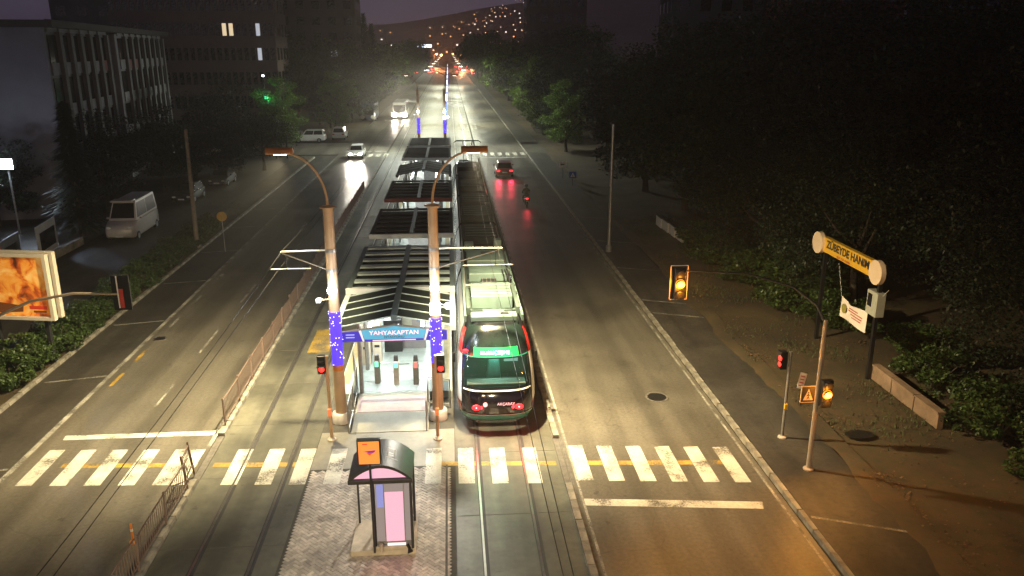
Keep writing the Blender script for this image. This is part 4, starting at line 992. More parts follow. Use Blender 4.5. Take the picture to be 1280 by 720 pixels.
# ------------------------------------------------------------------ far-side verge: billboard, poles, signs, boards
t = thing('billboard', 'orange lit poster in a thick double cream frame beside the hedge', 'billboard', (-17.6, 32.4, 0), R(-10))
for z0, yy in ((0, -.22), (0, .22)):
    f = MB()
    f.box((1.6, yy, 3.35), (.16, .2, 2.75)).box((-1.6, yy, 3.35), (.16, .2, 2.75)).box((0, yy, 4.66), (3.06, .2, .14)).box((0, yy, 2.04), (3.06, .2, .14))
    f.build('frame', 'frame_cream', t, bevel=.01)
MB().b2((-1.5, -.14, 2.1), (1.5, .14, 4.6)).build('light_box', 'dark_metal', t)
po = MB().b2((-1.5, -.20, 2.12), (1.5, -.17, 4.58)).build('poster', 'poster_orange', t)
MB().b2((.6, -.212, 2.42), (1.35, -.209, 2.56)).build('poster_print', 'poster_red', po); MB().b2((.75, -.212, 2.28), (1.3, -.209, 2.36)).build('poster_print', 'poster_brown', po)
MB().prism([(-1.2, 2.2), (.3, 2.3), (.35, 2.55), (-1.2, 2.75)], -.212, -.209).build('poster_shape', 'poster_brown', po)
for x in (-1.1, 1.1): MB().box((x, 0, 1.0), (.16, .16, 2.05)).build('leg', 'dark_metal', t)
light('poster_glow', 'AREA', (0, -.4, 3.3), 9, (1, .5, .14), t, shape=(2.8, 2.2), aim=(0, -1, -.3))

t = thing('utility_pole', 'weathered wooden utility pole standing in the verge past the hedge', 'pole', (-16.65, 52.4, 0))
MB().cyl((0, 0, 0), (.1, 0, 7.65), .15, .10, n=12).build('shaft', 'wood_pole', t, smooth=True); MB().box((0, 0, .12), (.45, .45, .24)).build('footing', 'kerb_stone', t)
t = thing('road_sign', 'round pale traffic sign seen from behind on a thin post by the parking strip', 'sign', (-14.55, 51.2, 0))
MB().cyl((0, 0, 0), (0, 0, 2.6), .03, n=8).build('post', 'galvanised', t); MB().cyl((0, -.02, 2.3), (0, .02, 2.3), .31, n=20).build('disc', 'sign_yellow', t)
for i, (y, lab, mt) in enumerate(((49.6, 'white-framed notice board on the low wall beside the parked minibus', 'panel_white'), (45.2, 'dark notice board with red strip on the low wall', 'panel_board'), (41.4, 'dark notice board with pale stripes on the low wall, next to the parked car', 'panel_board'))):
    t = thing('notice_board', lab, 'board', (-24.6, y, .5), R(8), 'notice boards on the service road wall')
    MB().box((0, 0, 1.0), (.08, 3.4, 1.9)).build('frame', mt, t, bevel=.01); MB().box((.05, 0, .95), (.03, 2.6, 1.1)).build('board', 'window_dark', t)
    if i: 
        MB().box((.055, -1.3, 1.0), (.03, .35, 1.7)).build('red_strip', 'sign_red', t)
        for z in (.6, .95): MB().box((.07, .4, z), (.02, 1.6, .16)).build('stripe', 'panel_white', t)
t = thing('garden_wall', 'low wall along the service road carrying the notice boards', 'wall', (-24.6, 42, 0))
for k in range(12): MB().box((0, -11 + 2 * k, .26), (.28, 1.97, .52)).build('wall_block', 'kerb_stone', t, bevel=.01)

# ------------------------------------------------------------------ vegetation
def crown_data(name, seed, rx, rz, n, leaf, mat, clumps=36, low=-.8, flat=.55):
    r_ = random.Random(seed); b = MB(); cs = []
    for _ in range(clumps):
        while True:
            p = Vector((r_.uniform(-1, 1), r_.uniform(-1, 1), r_.uniform(low, 1)))
            if .25 < p.length < 1: break
        p = p * (.55 + .45 * p.length); cs.append((Vector((p.x * rx, p.y * rx, p.z * rz)), r_.uniform(.22, .40) * rx))
    for _ in range(n):
        c, cr = r_.choice(cs); d = Vector((r_.gauss(0, 1), r_.gauss(0, 1), r_.gauss(0, 1))).normalized()
        p = c + Vector((d.x, d.y, d.z * flat + .1)) * cr * r_.uniform(.35, 1.08) ** .6
        u = Vector((r_.gauss(0, 1), r_.gauss(0, 1), r_.gauss(0, .5))).normalized(); v = u.cross(Vector((r_.gauss(0, .4), r_.gauss(0, .4), 1))).normalized()
        s = leaf * r_.uniform(.6, 1.35)
        b.add([p - u * s * .5, p + v * s * .32, p + u * s * .6 - Vector((0, 0, s * .15)), p - v * s * .32], [(0, 1, 2, 3)])
    me = bpy.data.meshes.new(name); me.from_pydata(b.v, [], b.f); me.materials.append(M[mat]); me.update(); return me
def trunk_data(name, seed, h, r0, spread):
    r_ = random.Random(seed); b = MB(); pts = [(0, 0, -.1)]; 
    for k in range(1, 7): pts.append((pts[-1][0] + r_.uniform(-.1, .1), pts[-1][1] + r_.uniform(-.1, .1), h * k / 6))
    b.tube(pts, [r0 * (1.25 if k == 0 else 1 - .12 * k) for k in range(7)], 9)
    for k in range(6):
        i = r_.randrange(3, 6); a = r_.uniform(0, 6.28); p = Vector(pts[i]); d = Vector((math.cos(a), math.sin(a), .7))
        b.tube([p, p + d * spread * .4, p + d * spread * .75 + Vector((0, 0, .5))], [r0 * .45, r0 * .3, r0 * .12], 6)
    return b.data(name, 'bark', True)
CR = {'round': crown_data('crown', 1, 4.2, 3.6, 18000, .21, 'leaf_a', 60), 'tall': crown_data('crown', 2, 3.2, 4.6, 18000, .21, 'leaf_b', 58),
      'wide': crown_data('crown', 3, 5.2, 3.8, 20000, .22, 'leaf_a', 70), 'dark': crown_data('crown', 4, 3.9, 4.4, 18000, .21, 'leaf_c', 60),
      'near': crown_data('crown', 5, 4.4, 4.4, 42000, .125, 'leaf_c', 90), 'far': crown_data('crown', 6, 3.8, 4.2, 4200, .42, 'leaf_b', 40)}
TR = {k: trunk_data('trunk', i, 4.6, .22, 3.0) for i, k in enumerate(CR)}
def tree(kind, x, y, h, lab, group, s=1.0, name='broadleaf_tree', zb=.05):
    t = thing(name, lab, 'tree', (x, y, zb), rnd.uniform(0, 6.28), group)
    sz = h / 8.6; put('trunk', TR[kind], t); put('crown', CR[kind], t, (0, 0, 5.0))
    t.scale = (sz * s * rnd.uniform(.92, 1.1), sz * s * rnd.uniform(.92, 1.1), sz); return t
# park side
PL = {(20.5, 23.5): 'dark leafy tree overhanging the low tan wall beside the gate', (22.5, 17.0): 'dark leafy tree on the verge short of the low tan wall', (19.8, 36.5): 'dark leafy tree just beyond the yellow gate sign',
      (24.5, 29.5): 'wide dark tree directly behind the yellow gate sign', (18.4, 44.5): 'leafy dark tree between the gate and the low pale wall', (19.0, 53.0): 'round dark tree directly behind the low pale wall with a rail',
      (18.6, 62): 'dark tree just past the low pale wall with a rail', (17.6, 71): 'dark tree beside the small blue crossing sign', (19.5, 83): 'dark tree behind the small white arrow sign'}
LP = 'dense dark tree of the unlit park belt behind the verge'
for x, y, h, k in ((20.5, 23.5, 8.6, 'near'), (22.5, 17.0, 8.4, 'near'), (19.8, 36.5, 9.0, 'near'), (24.5, 29.5, 11.5, 'near'), (27, 22, 11, 'near'), (18.4, 44.5, 8.2, 'near'),
                   (22.5, 41, 12, 'near'), (28, 36, 14.5, 'near'), (19.0, 53.0, 9.2, 'round'), (24.5, 50.5, 13.5, 'dark'), (31, 45, 15.5, 'wide'), (33, 30, 14, 'dark'),
                   (18.6, 62, 10.5, 'round'), (23, 61, 14, 'wide'), (30, 58, 15.5, 'dark'), (17.6, 71, 10.8, 'dark'), (22, 73, 14, 'round'), (29, 70, 15.8, 'wide'), (39, 50, 16, 'dark'), (44, 62, 17, 'wide'), (38, 68, 16.5, 'round'),
                   (19.5, 83, 11.8, 'dark'), (25, 86, 14.5, 'wide'), (33, 84, 16, 'dark'), (48, 80, 18, 'wide'), (40, 90, 17, 'dark')):
    tree(k, x, y, h, PL.get((x, y), LP), 'park belt trees', name='park_tree')
# street trees, far park side (lit by the median lamps)
for x, y, h, k in ((14.6, 101, 8.2, 'tall'), (15.2, 111, 9.5, 'dark'), (14.2, 122, 9.2, 'tall'), (17.5, 118, 12.5, 'round'), (15.0, 134, 10.5, 'tall'), (18.5, 140, 13.5, 'dark'), (14.8, 150, 11, 'tall'), (19, 158, 14, 'round'), (15, 168, 12.2, 'dark'),
                   (14.8, 186, 12.5, 'far'), (15, 206, 13, 'far'), (16, 230, 13.5, 'far'), (20, 215, 15, 'far'), (15.5, 258, 13, 'far'), (16, 290, 13, 'far'), (13.5, 330, 17, 'far'), (13, 365, 18, 'far'), (13, 400, 19, 'far'), (14, 440, 20, 'far'), (19, 380, 20, 'far'), (22, 180, 15, 'dark'), (26, 200, 16, 'far'), (24, 165, 15, 'dark'), (30, 180, 17, 'far')):
    tree(k, x, y, h, 'leafy street tree lit along the far park-side kerb' if x < 16.1 else 'tall shaded tree behind the far park-side street trees', 'far park-side street trees' if x < 16.1 else 'far park belt trees', name='street_tree')
# far side of the left carriageway
for x, y, h, k in ((-17.5, 128, 8.6, 'tall'), (-19.5, 136, 10.5, 'dark'), (-17.2, 146, 9.5, 'dark'), (-22, 142, 11.5, 'round'), (-17.6, 162, 11, 'dark'), (-22.5, 160, 13, 'wide'), (-17.4, 180, 12, 'dark'), (-23, 182, 14, 'far'), (-17.0, 200, 12.6, 'far'), (-17.2, 222, 13.5, 'far'), (-17.5, 246, 13.5, 'far'), (-18, 275, 14, 'far'), (-18, 310, 14, 'far'), (-17, 350, 15, 'far'), (-17, 385, 16, 'far'), (-16.5, 425, 17, 'far'),
                   (-27, 132, 12, 'dark'), (-29, 150, 14, 'wide'), (-31, 172, 15, 'dark'), (-26, 205, 15, 'far'), (-27, 240, 16, 'far'), (-35, 128, 12, 'dark'), (-41, 140, 14, 'wide')):
    tree(k, x, y, h, 'dark tree of the dense row beyond the side street', 'trees beyond the side street', name='street_tree')
for x, y, h, k in ((-27.5, 66, 7.2, 'dark'), (-25.8, 74, 7.0, 'round'), (-26, 84, 7.6, 'dark'), (-20.0, 88, 6.2, 'round'), (-25, 94, 8.5, 'dark'), (-33, 60, 6.5, 'dark'), (-39, 66, 7, 'round'), (-22.5, 79, 6.0, 'dark'), (-20.4, 99.4, 8.6, 'tall')):
    tree(k, x, y, h, 'tree lit green by the lamp at the side street corner' if y == 99.4 else 'dark tree standing before the pale block with window piers', 'trees before the pale block', name='courtyard_tree')
# conifer and poplars
def conifer(x, y, h, w_, lab, name='conifer_tree', slim=False):
    r_ = random.Random(int(x * 7 + y)); b = MB()
    for k in range(2600):
        u = r_.random() ** .8; z = h * (.08 + .92 * u); tier = .75 + .25 * math.sin(z * 5.5); rr = w_ * (1 - u) * tier if not slim else w_ * math.sin(math.pi * min(1, .12 + u * .9)) ** .7
        a = r_.uniform(0, 6.28); q = rr * r_.uniform(.35, 1.0); p = Vector((q * math.cos(a), q * math.sin(a), z - .25 * q))
        d = Vector((math.cos(a), math.sin(a), -.35 if not slim else .8)); s = r_.uniform(.25, .5); v = d.cross(Vector((0, 0, 1))).normalized() * s * .3
        b.add([p - v, p + v, p + d * s * 1.5], [(0, 1, 2)])
    t = thing(name, lab, 'tree', (x, y, 0)); MB().cyl((0, 0, -.1), (0, 0, h * .95), .2, .03, 8).build('trunk', 'bark', t)
    me = bpy.data.meshes.new('crown'); me.from_pydata(b.v, [], b.f); me.materials.append(M['leaf_c']); put('crown', me, t)
conifer(-25.6, 56.5, 9.2, 2.6, 'dark pointed conifer standing before the corner of the pale block')
for x, y, h in ((-20.2, 205, 20.5), (-18.6, 207, 18.2)): conifer(x, y, h, 1.8, 'tall narrow poplar rising above the dark tree row, the taller of two' if h > 19 else 'narrow poplar rising above the dark tree row, the shorter of two', 'poplar_tree', True)
# hedge: each bush a thing
HD = [crown_data('foliage', 20 + i, .95, .72, 4200, .10, 'hedge_leaf', 26, low=-1) for i in range(3)]
HS = MB(); [HS.tube([(0, 0, -.1), (.25 * math.cos(a), .25 * math.sin(a), .5), (.5 * math.cos(a), .5 * math.sin(a), .9)], [.03, .02, .01], 5) for a in (0, 1.3, 2.6, 3.9, 5.2)]
hs = HS.data('stem', 'bark')
y = 26.6; k = 0
while y < 58:
    t = thing('hedge_bush', 'green bush of the clipped hedge between parking strip and service road', 'bush', (-17.15 + rnd.uniform(-.2, .2), y, .05), rnd.uniform(0, 6), 'hedge bushes')
    put('stems', hs, t); put('foliage', HD[k % 3], t, (0, 0, .62)); q = rnd.uniform(.82, 1.12); t.scale = (q, q, q * rnd.uniform(.85, 1.1)); y += rnd.uniform(1.05, 1.35); k += 1
for x, y, q in ((18.0, 20.6, 1.3), (18.3, 23.2, 1.5), (17.9, 26.6, 1.3), (18.0, 33.6, 1.5), (17.0, 36.2, 1.6), (16.8, 39.0, 1.5), (16.4, 42.0, 1.5), (16.0, 45.5, 1.5), (15.9, 49.0, 1.4), (19.2, 18.4, 1.5), (19.5, 30, 1.4), (17.8, 41, 2.0), (18.3, 38, 2.1)):
    t = thing('shrub', 'leafy shrub at the foot of the park trees along the verge', 'bush', (x, y, .05), rnd.uniform(0, 6), 'park edge shrubs')
    put('stems', hs, t); put('foliage', HD[k % 3], t, (0, 0, .62)); t.scale = (q * 1.15, q * 1.15, q); k += 1

# ------------------------------------------------------------------ buildings
def block(name, lab, cx, cy_, wd, dp, h, rz, wallm, floors, cols, side_cols=3, lit=(), piers=False, roofm='roof_tile', pane='window_dark', gap=None, inset=.06):
    # local: facade towards -Y (width wd) and +X side (depth dp)
    t = thing(name, lab, 'building', (cx, cy_, 0), rz)
    MB().b2((-wd / 2, -dp / 2, 0), (wd / 2, dp / 2, h)).build('wall', wallm, t)
    MB().b2((-wd / 2 - .4, -dp / 2 - .4, h), (wd / 2 + .4, dp / 2 + .4, h + .35)).build('roof', roofm, t)
    fh = h / floors; cache = {}
    def win(axis, u, z, ww, wh, m):
        key = (axis, ww, wh, m)
        if key not in cache:
            fr = MB(); gl = MB()
            if axis == 'F':
                fr.box((0, 0, 0), (ww + .16, .08, wh + .16)); gl.box((0, -.05, 0), (ww, .04, wh))
            else:
                fr.box((0, 0, 0), (.08, ww + .16, wh + .16)); gl.box((.05 if axis == 'R' else -.05, 0, 0), (.04, ww, wh))
            cache[key] = (fr.data('window', 'wall_grey'), gl.data('pane', m))
        p = {'F': (u, -dp / 2 - .03, z), 'R': (wd / 2 + .03, u, z), 'L': (-wd / 2 - .03, u, z)}[axis]
        o = put('window', cache[key][0], t, p); put('pane', cache[key][1], o)
    for f in range(floors):
        z = fh * (f + .55)
        for c in range(cols):
            u = -wd / 2 + wd * (c + .5) / cols
            if gap and gap[0] < (c + .5) / cols < gap[1]: continue
            m = pane
            for (ff, cc, mm) in lit:
                if ff == f and cc == c: m = mm
            win('F', u, z, min(1.6, wd / cols * .6), fh * .5, m)
        for c in range(side_cols):
            u = -dp / 2 + dp * (c + .5) / side_cols
            for ax in ('R', 'L'): 
                if (ax == 'R') == (cx < 0): win(ax, u, z, min(1.5, dp / side_cols * .55), fh * .5, pane)
    return t
# pale block: plain gable towards the viewer, long side with window piers towards the road
t = thing('apartment_block', 'pale long block with bare gable wall and tall window piers', 'building', (-29.2, 63.2, 0), R(8))
# local: +Y along the long side, -X away from road
BL = 43
MB().b2((-16, 0, 0), (0, 17.5, 14.0)).build('wall', 'wall_pale', t); MB().b2((-16, 20.5, 0), (0, BL, 13.9)).build('wall', 'wall_pale', t)
MB().b2((-15, 17.5, 0), (-1.5, 20.5, 13.6)).build('stair_recess', 'wall_brown', t)
MB().b2((-16.8, -.8, 14.0), (.9, BL + .8, 14.5)).build('roof', 'roof_tile', t)
pd_ = MB().box((0, 0, 0), (.35, .7, 12.6)).data('pier', 'wall_grey'); wf = MB().box((0, 0, 0), (.06, 1.9, 2.0)).data('window', 'window_dark'); sp = MB().box((0, 0, 0), (.10, 1.9, .9)).data('spandrel', 'wall_pale'); rp = MB().box((0, 0, 0), (.10, 1.9, .9)).data('spandrel', 'wall_red')
ys = [1.5 + 2.75 * k for k in range(6)] + [22.3 + 2.75 * k for k in range(8)]
for k, yy in enumerate(ys):
    put('pier', pd_, t, (.18, yy + 1.32, 7.4))
    for f in range(4):
        put('window', wf, t, (.04, yy, 3.2 + 3.1 * f)); put('spandrel', rp if (f == 2 and k in (5, 7, 8)) else sp, t, (.06, yy, 4.85 + 3.1 * f))
t = thing('floodlight_post', 'bright white floodlight on a post before the bare gable of the pale block', 'lamp', (-30.3, 57.5, 0))
MB().cyl((0, 0, 0), (0, 0, 4.7), .07, n=10).build('post', 'galvanised', t); MB().box((0, -.1, 4.95), (1.0, .3, .75)).build('housing', 'dark_metal', t, bevel=.03); MB().box((0, -.27, 4.95), (.9, .03, .66)).build('lens', 'flood_white', t)
light('flood_beam', 'POINT', (-.2, -.9, 5.3), 340, (.66, .80, 1), t, size=.3)
block('apartment_block', 'dark mid-rise block with a few warm lit windows behind the pale block', -36, 128, 22, 14, 30, R(4), 'wall_brown', 9, 24, 4, lit=((4, 16, 'warm_window'), (4, 17, 'warm_window'), (3, 21, 'cool_window'), (4, 21, 'cool_window')))
block('apartment_tower', 'tall brownish tower block rising over the dark tree row by the open sky', -34, 196, 27, 18, 40, R(2), 'wall_brown', 12, 8, 5, lit=((3, 6, 'cool_window'), (5, 2, 'warm_window')))
block('apartment_tower', 'dark tower further along behind the tree row with no lights', -62, 170, 22, 18, 38, R(5), 'wall_grey', 11, 6, 4)
block('apartment_tower', 'pale-edged tall tower on the park side beyond the lit street trees', 26, 205, 14, 18, 42, R(-3), 'wall_brown', 12, 5, 5)
block('apartment_tower', 'grey tower block behind the park trees with balconies lost in darkness', 47, 140, 20, 16, 38, R(-6), 'wall_grey', 11, 6, 4)
block('apartment_block', 'dark red-brown block behind the park belt, beside the narrow sky gap', 49, 105, 13, 14, 27, R(-8), 'wall_red', 8, 5, 4)
block('apartment_block', 'pale apartment block behind the park belt across the narrow sky gap', 69, 98, 20, 16, 30, R(-12), 'wall_pale', 9, 6, 4)
block('terminal_building', 'distant low lit building with long white roof sign past the tree row', -22, 470, 24, 14, 13, 0, 'wall_grey', 3, 6, 2)
t = thing('roof_sign', 'long white illuminated sign on the distant low building', 'sign', (-13.5, 462, 13.4)); MB().box((0, 0, 1.0), (9, .3, 1.4)).build('light_face', 'far_white_sign', t); MB().box((0, .3, .4), (9, .2, .8)).build('support', 'dark_metal', t)

# ------------------------------------------------------------------ vehicles
def wheel(parent, x, y, r, wd):
    b = MB().cyl((x - wd / 2, y, r), (x + wd / 2, y, r), r, n=18).build('wheel', 'rubber', parent)
    sx = 1 if x > 0 else -1
    MB().cyl((x + sx * wd * .42, y, r), (x + sx * wd * .54, y, r), r * .62, n=14).build('rim', 'rim', b)
def car(name, lab, cat, loc, rz, paint, L=4.3, W=1.78, H=1.48, belt=.92, hood=1.15, cab=(-.95, 1.75), cabt=(-.35, 1.45), head='sign_white', tail='sign_red', group=None, hoodz=.78, tailz=.9, glass='car_glass', detail=True):
    # local forward = +Y ; cab given as distance ahead/behind the centre: bottom (front,back), top (front,back)
    t = thing(name, lab, cat, loc, rz, group); hl = L / 2; hw = W / 2
    st = [(-hl, .42, tailz * .86, .86), (-hl + .12, .30, tailz, .95), (-hl + .8, .24, belt, 1.0), (0, .22, belt, 1.0), (hl - hood, .24, belt - .02, 1.0), (hl - .5, .26, hoodz, .97), (hl - .12, .30, hoodz - .14, .90), (hl, .40, hoodz - .28, .80)]
    b = MB(); n = 10
    for y, zb, zt, k in st:
        w_ = hw * k; zm = zb + (zt - zb) * .55
        b.v += [(-w_ * .9, y, zb), (-w_ * .99, y, zb + .1), (-w_, y, zm), (-w_ * .97, y, zt - .05), (-w_ * .88, y, zt), (w_ * .88, y, zt), (w_ * .97, y, zt - .05), (w_, y, zm), (w_ * .99, y, zb + .1), (w_ * .9, y, zb)]
    for i in range(len(st) - 1):
        for q in range(n): b.f.append((i * n + q, i * n + (q + 1) % n, (i + 1) * n + (q + 1) % n, (i + 1) * n + q))
    b.f += [tuple(range(n)), tuple(range((len(st) - 1) * n, len(st) * n))]; b.m = [0] * len(b.f)
    b.build('body', paint, t, smooth=True)
    # cabin: bottom rectangle -> roof rectangle
    yf, yb = -cab[0], -cab[1]; yf, yb = cab[0] * -1, -cab[1]
    tf, tb_ = -cabt[0], -cabt[1]; zb, zt = belt - .03, H; wb, wt = hw * .90, hw * .74
    B = [Vector((-wb, yf, zb)), Vector((wb, yf, zb)), Vector((wb, yb, zb)), Vector((-wb, yb, zb))]; T = [Vector((-wt, tf, zt)), Vector((wt, tf, zt)), Vector((wt, tb_, zt)), Vector((-wt, tb_, zt))]
    m = MB().add(B + T, [(0, 1, 5, 4), (1, 2, 6, 5), (2, 3, 7, 6), (3, 0, 4, 7), (4, 5, 6, 7)]); cb = m.build('cabin', paint, t, bevel=.05)
    def pane(nm, a, b_, c, d, ins=.08, split=1):
        nrm = (b_ - a).cross(d - a).normalized(); cen = (a + b_ + c + d) / 4
        if nrm.dot(cen - Vector((0, (yf + yb) / 2, (zb + zt) / 2))) < 0: nrm = -nrm
        for k in range(split):
            u0, u1 = ins * .6 + (1 - 1.2 * ins) * k / split + .012, ins * .6 + (1 - 1.2 * ins) * (k + 1) / split - .012
            pt = lambda u, v: a.lerp(b_, u).lerp(d.lerp(c, u), v) + nrm * .012
            q = [pt(u0, .12), pt(u1, .12), pt(u1, .88), pt(u0, .88)]; MB().add(q + [p - nrm * .03 for p in q], [(0, 1, 2, 3), (7, 6, 5, 4), (0, 4, 5, 1), (1, 5, 6, 2), (2, 6, 7, 3), (3, 7, 4, 0)]).build(nm, glass, cb)
    pane('windscreen', B[0], B[1], T[1], T[0]); pane('rear_window', B[2], B[3], T[3], T[2])
    pane('side_window', B[1], B[2], T[2], T[1], split=2); pane('side_window', B[3], B[0], T[0], T[3], split=2)
    r = .31
    for x in (-hw + .1, hw - .1):
        for y in (hl - .82, -hl + .85): wheel(t, x, y, r, .21)
    for s in (-1, 1):
        MB().ball((s * hw * .66, hl - .06, hoodz - .17), .11, 10, 7, sc=(1.5, .6, .8)).build('headlight', head, t)
        MB().box((s * hw * .72, -hl + .02, tailz * .82), (.3, .08, .16)).build('tail_light', tail, t, bevel=.02)
        MB().box((s * (hw + .08), hl - hood - .35, belt + .08), (.16, .1, .12)).build('mirror', paint, t, bevel=.02)
    MB().box((0, -hl - .0, .58), (.5, .03, .12)).build('number_plate', 'sign_white', t); MB().box((0, hl + .01, .42), (.5, .03, .12)).build('number_plate', 'sign_white', t)
    return t
# oncoming car with its headlights on
t = car('car', 'white oncoming car with glaring headlights reflected on the wet road', 'car', (-11.2, 98.2, 0), math.pi, 'car_white', head='head_white')
for s in (-1, 1): light('headlight_beam', 'SPOT', (s * .6, 2.3, .62), 3000, (1, .92, .78), t, size=.1, aim=(0, 1, .02), spot=36, blend=.8)
t = car('car', 'red hatchback driving away with bright tail lights glowing on the asphalt', 'car', (5.45, 82.5, 0), 0, 'car_red', tail='tail_red', L=4.0, glass='car_glass')
for s in (-1, 1): light('tail_glow', 'SPOT', (s * .62, -2.15, .75), 120, (1, .04, .09), t, size=.1, aim=(0, -1, -.42), spot=70, blend=.8)
light('headlight_beam', 'SPOT', (0, 2.2, .62), 900, (1, .80, .55), t, size=.1, aim=(0, 1, -.14), spot=70, blend=.8)
# far bus with full beams
def bus(lab, loc, rz, paint, head, L=11.5, W=2.5, H=3.1):
    t = thing('bus', lab, 'bus', loc, rz); MB().box((0, 0, H / 2 + .18), (W, L, H - .3)).build('body', paint, t, bevel=.18)
    MB().box((0, L / 2 + .005, 1.95), (W * .86, .05, 1.35)).build('windscreen', 'car_glass', t, bevel=.05)
    for s in (-1, 1):
        for k in range(5): MB().box((s * (W / 2 + .005), -L / 2 + 1.6 + k * 2.05, 2.1), (.05, 1.8, 1.0)).build('side_window', 'car_glass', t)
        MB().ball((s * .95, L / 2 + .02, .85), .34, 12, 8, sc=(1.3, .4, 1)).build('headlight', head, t)
        for y in (L / 2 - 2.3, -L / 2 + 2.8): wheel(t, s * (W / 2 - .14), y, .48, .28)
        MB().box((s * 1.0, -L / 2 - .01, 1.2), (.2, .05, .4)).build('tail_light', 'sign_red', t)
    return t
t = bus('oncoming bus with dazzling full-beam headlights far along the road', (-9.2, 158, 0), math.pi, 'car_white', 'head_far')
for s in (-1, 1): light('headlight_beam', 'SPOT', (s * .95, 6.0, .95), 150000, (1, .86, .64), t, size=.2, aim=(-.05, 1, .135), spot=15, blend=.6)
bus('dark bus parked at the far kerb beside the dazzling bus', (-14.6, 152, 0), math.pi, 'car_blue', 'sign_white', L=9)
VAN = dict(L=5.6, W=2.0, H=2.55, belt=1.35, hood=1.0, cab=(-1.9, 2.75), cabt=(-1.15, 2.7), hoodz=1.15, tailz=1.3)
t = car('minibus', 'white minibus parked facing the hedge on the service road', 'minibus', (-22.4, 57.2, -.02), math.pi + R(2), 'van_white', head='sign_white', **VAN)
t['label'] = 'white minibus with dark windows parked on the service road'
MB().box((0, 1.3, 2.6), (1.4, .9, .12)).build('roof_unit', 'van_white', t, bevel=.03)
SUV = dict(L=4.5, W=1.85, H=1.75, belt=1.05, hood=1.15, cab=(-.95, 2.1), cabt=(-.35, 1.95), hoodz=.98, tailz=1.05)
car('car', 'white estate car parked side-on at the mouth of the side street', 'car', (-19.6, 115.4, 0), R(90), 'car_white', **SUV)
car('car', 'white car nosed in behind the side-on white estate', 'car', (-15.9, 119.5, 0), R(0), 'car_white', **SUV)
car('car', 'blue-grey car half hidden beneath the orange billboard, glinting blue light', 'car', (-25.8, 38.6, .02), R(12), 'car_blue', glass='sign_blue')['label'] = 'blue car parked beside the low wall behind the billboard'  # blue glint on the windows is put into the glass colour
car('car', 'dark car parked on the service road past the minibus', 'car', (-22.6, 70.5, -.02), R(180), 'car_dark')
car('car', 'pale car parked on the service road near the side street, half in shadow', 'car', (-22.0, 79, -.02), R(180), 'car_grey')
for i, (x, y, p) in enumerate(((-27, 120.5, 'car_grey'), (-23.8, 121.5, 'car_white'), (-31, 121, 'car_dark'), (-27.2, 128, 'car_dark'))):
    car('car', ('grey car in the yard behind the white estate', 'second white car, parked in the yard behind the estate', 'dark car deepest in the yard off the side street', 'dark car behind the grey one in the yard')[i], 'car', (x, y, .05), R(rnd.uniform(70, 110)), p)
# pedestrian bus-stop style boards and posts at the side street corner
for i, (x, y, h) in enumerate(((-20.6, 97.6, 3.0), (-19.4, 97.9, 2.8))):
    t = thing('gate_post', 'dark gate post at the corner of the side street' if i == 0 else 'second dark gate post nearer the road at the side street corner', 'post', (x, y, 0)); MB().box((0, 0, h / 2), (.2, .2, h)).build('shaft', 'dark_metal', t); MB().box((0, 0, h + .05), (.3, .3, .1)).build('cap', 'galvanised', t)
t = thing('lamp_post', 'dark lamp post with a small white lamp beside the green-lit tree', 'lamp post', (-21.8, 99.4, 0)); MB().cyl((0, 0, 0), (0, 0, 9.4), .1, .07, 10).build('shaft', 'dark_metal', t); MB().ball((0, 0, 9.5), .13, 10, 7).build('globe', 'bulb_soft', t)
light('green_sign_light', 'POINT', (.5, -1.2, 7.0), 110, (.1, 1, .5), t, size=.2); MB().box((.2, -.35, 7.0), (.3, .2, .3)).build('green_lamp', 'green_glow', t)

# motorcyclist
t = thing('motorcycle', 'dark motorcycle with glowing red tail light riding away on the asphalt', 'motorcycle', (6.2, 65.4, 0))
for y in (-.62, .68):
    MB().cyl((-.06, y, .31), (.06, y, .31), .31, n=18).build('wheel', 'rubber', t)
MB().tube([(0, -.55, .62), (0, -.1, .60), (0, .35, .72)], [.13, .17, .14], 10).build('tank_and_frame', 'car_dark', t, smooth=True)
MB().box((0, -.32, .80), (.3, .75, .1)).build('seat', 'black_plastic', t, bevel=.03); MB().tube([(0, .42, .95), (0, .68, .31)], .035, 6).build('fork', 'galvanised', t)
MB().cyl((-.36, .38, 1.02), (.36, .38, 1.02), .018, n=6).build('handlebar', 'dark_metal', t); MB().box((0, -.74, .74), (.2, .08, .11)).build('tail_light', 'tail_red', t, bevel=.02)
MB().box((0, -.86, .58), (.2, .02, .12)).build('number_plate', 'sign_yellow', t); MB().cyl((.16, -.8, .4), (.16, -.1, .38), .045, n=8).build('exhaust', 'galvanised', t)
light('tail_glow', 'SPOT', (0, -.85, .74), 22, (1, .05, .08), t, size=.06, aim=(0, -1, -.5), spot=80)
def person(lab, joints, edges_, loc, mat, head, helm='helmet_black'):
    me = bpy.data.meshes.new('person'); me.from_pydata([j[0] for j in joints], edges_, []); me.materials.append(M[mat]); me.update()
    o = bpy.data.objects.new('person', me); C.objects.link(o); o.location = loc; tag(o, lab, 'person')
    sk = o.modifiers.new('skin', 'SKIN'); me.skin_vertices.new() if not me.skin_vertices else None
    for i, j in enumerate(joints):
        v = me.skin_vertices[0].data[i]; v.radius = (j[1], j[1]); v.use_root = (i == 0)
    su = o.modifiers.new('sub', 'SUBSURF'); su.levels = 1; su.render_levels = 1
    MB().ball(head, .15, 12, 9, sc=(.9, 1.05, 1)).build('helmet', helm, o, smooth=True)
    return o
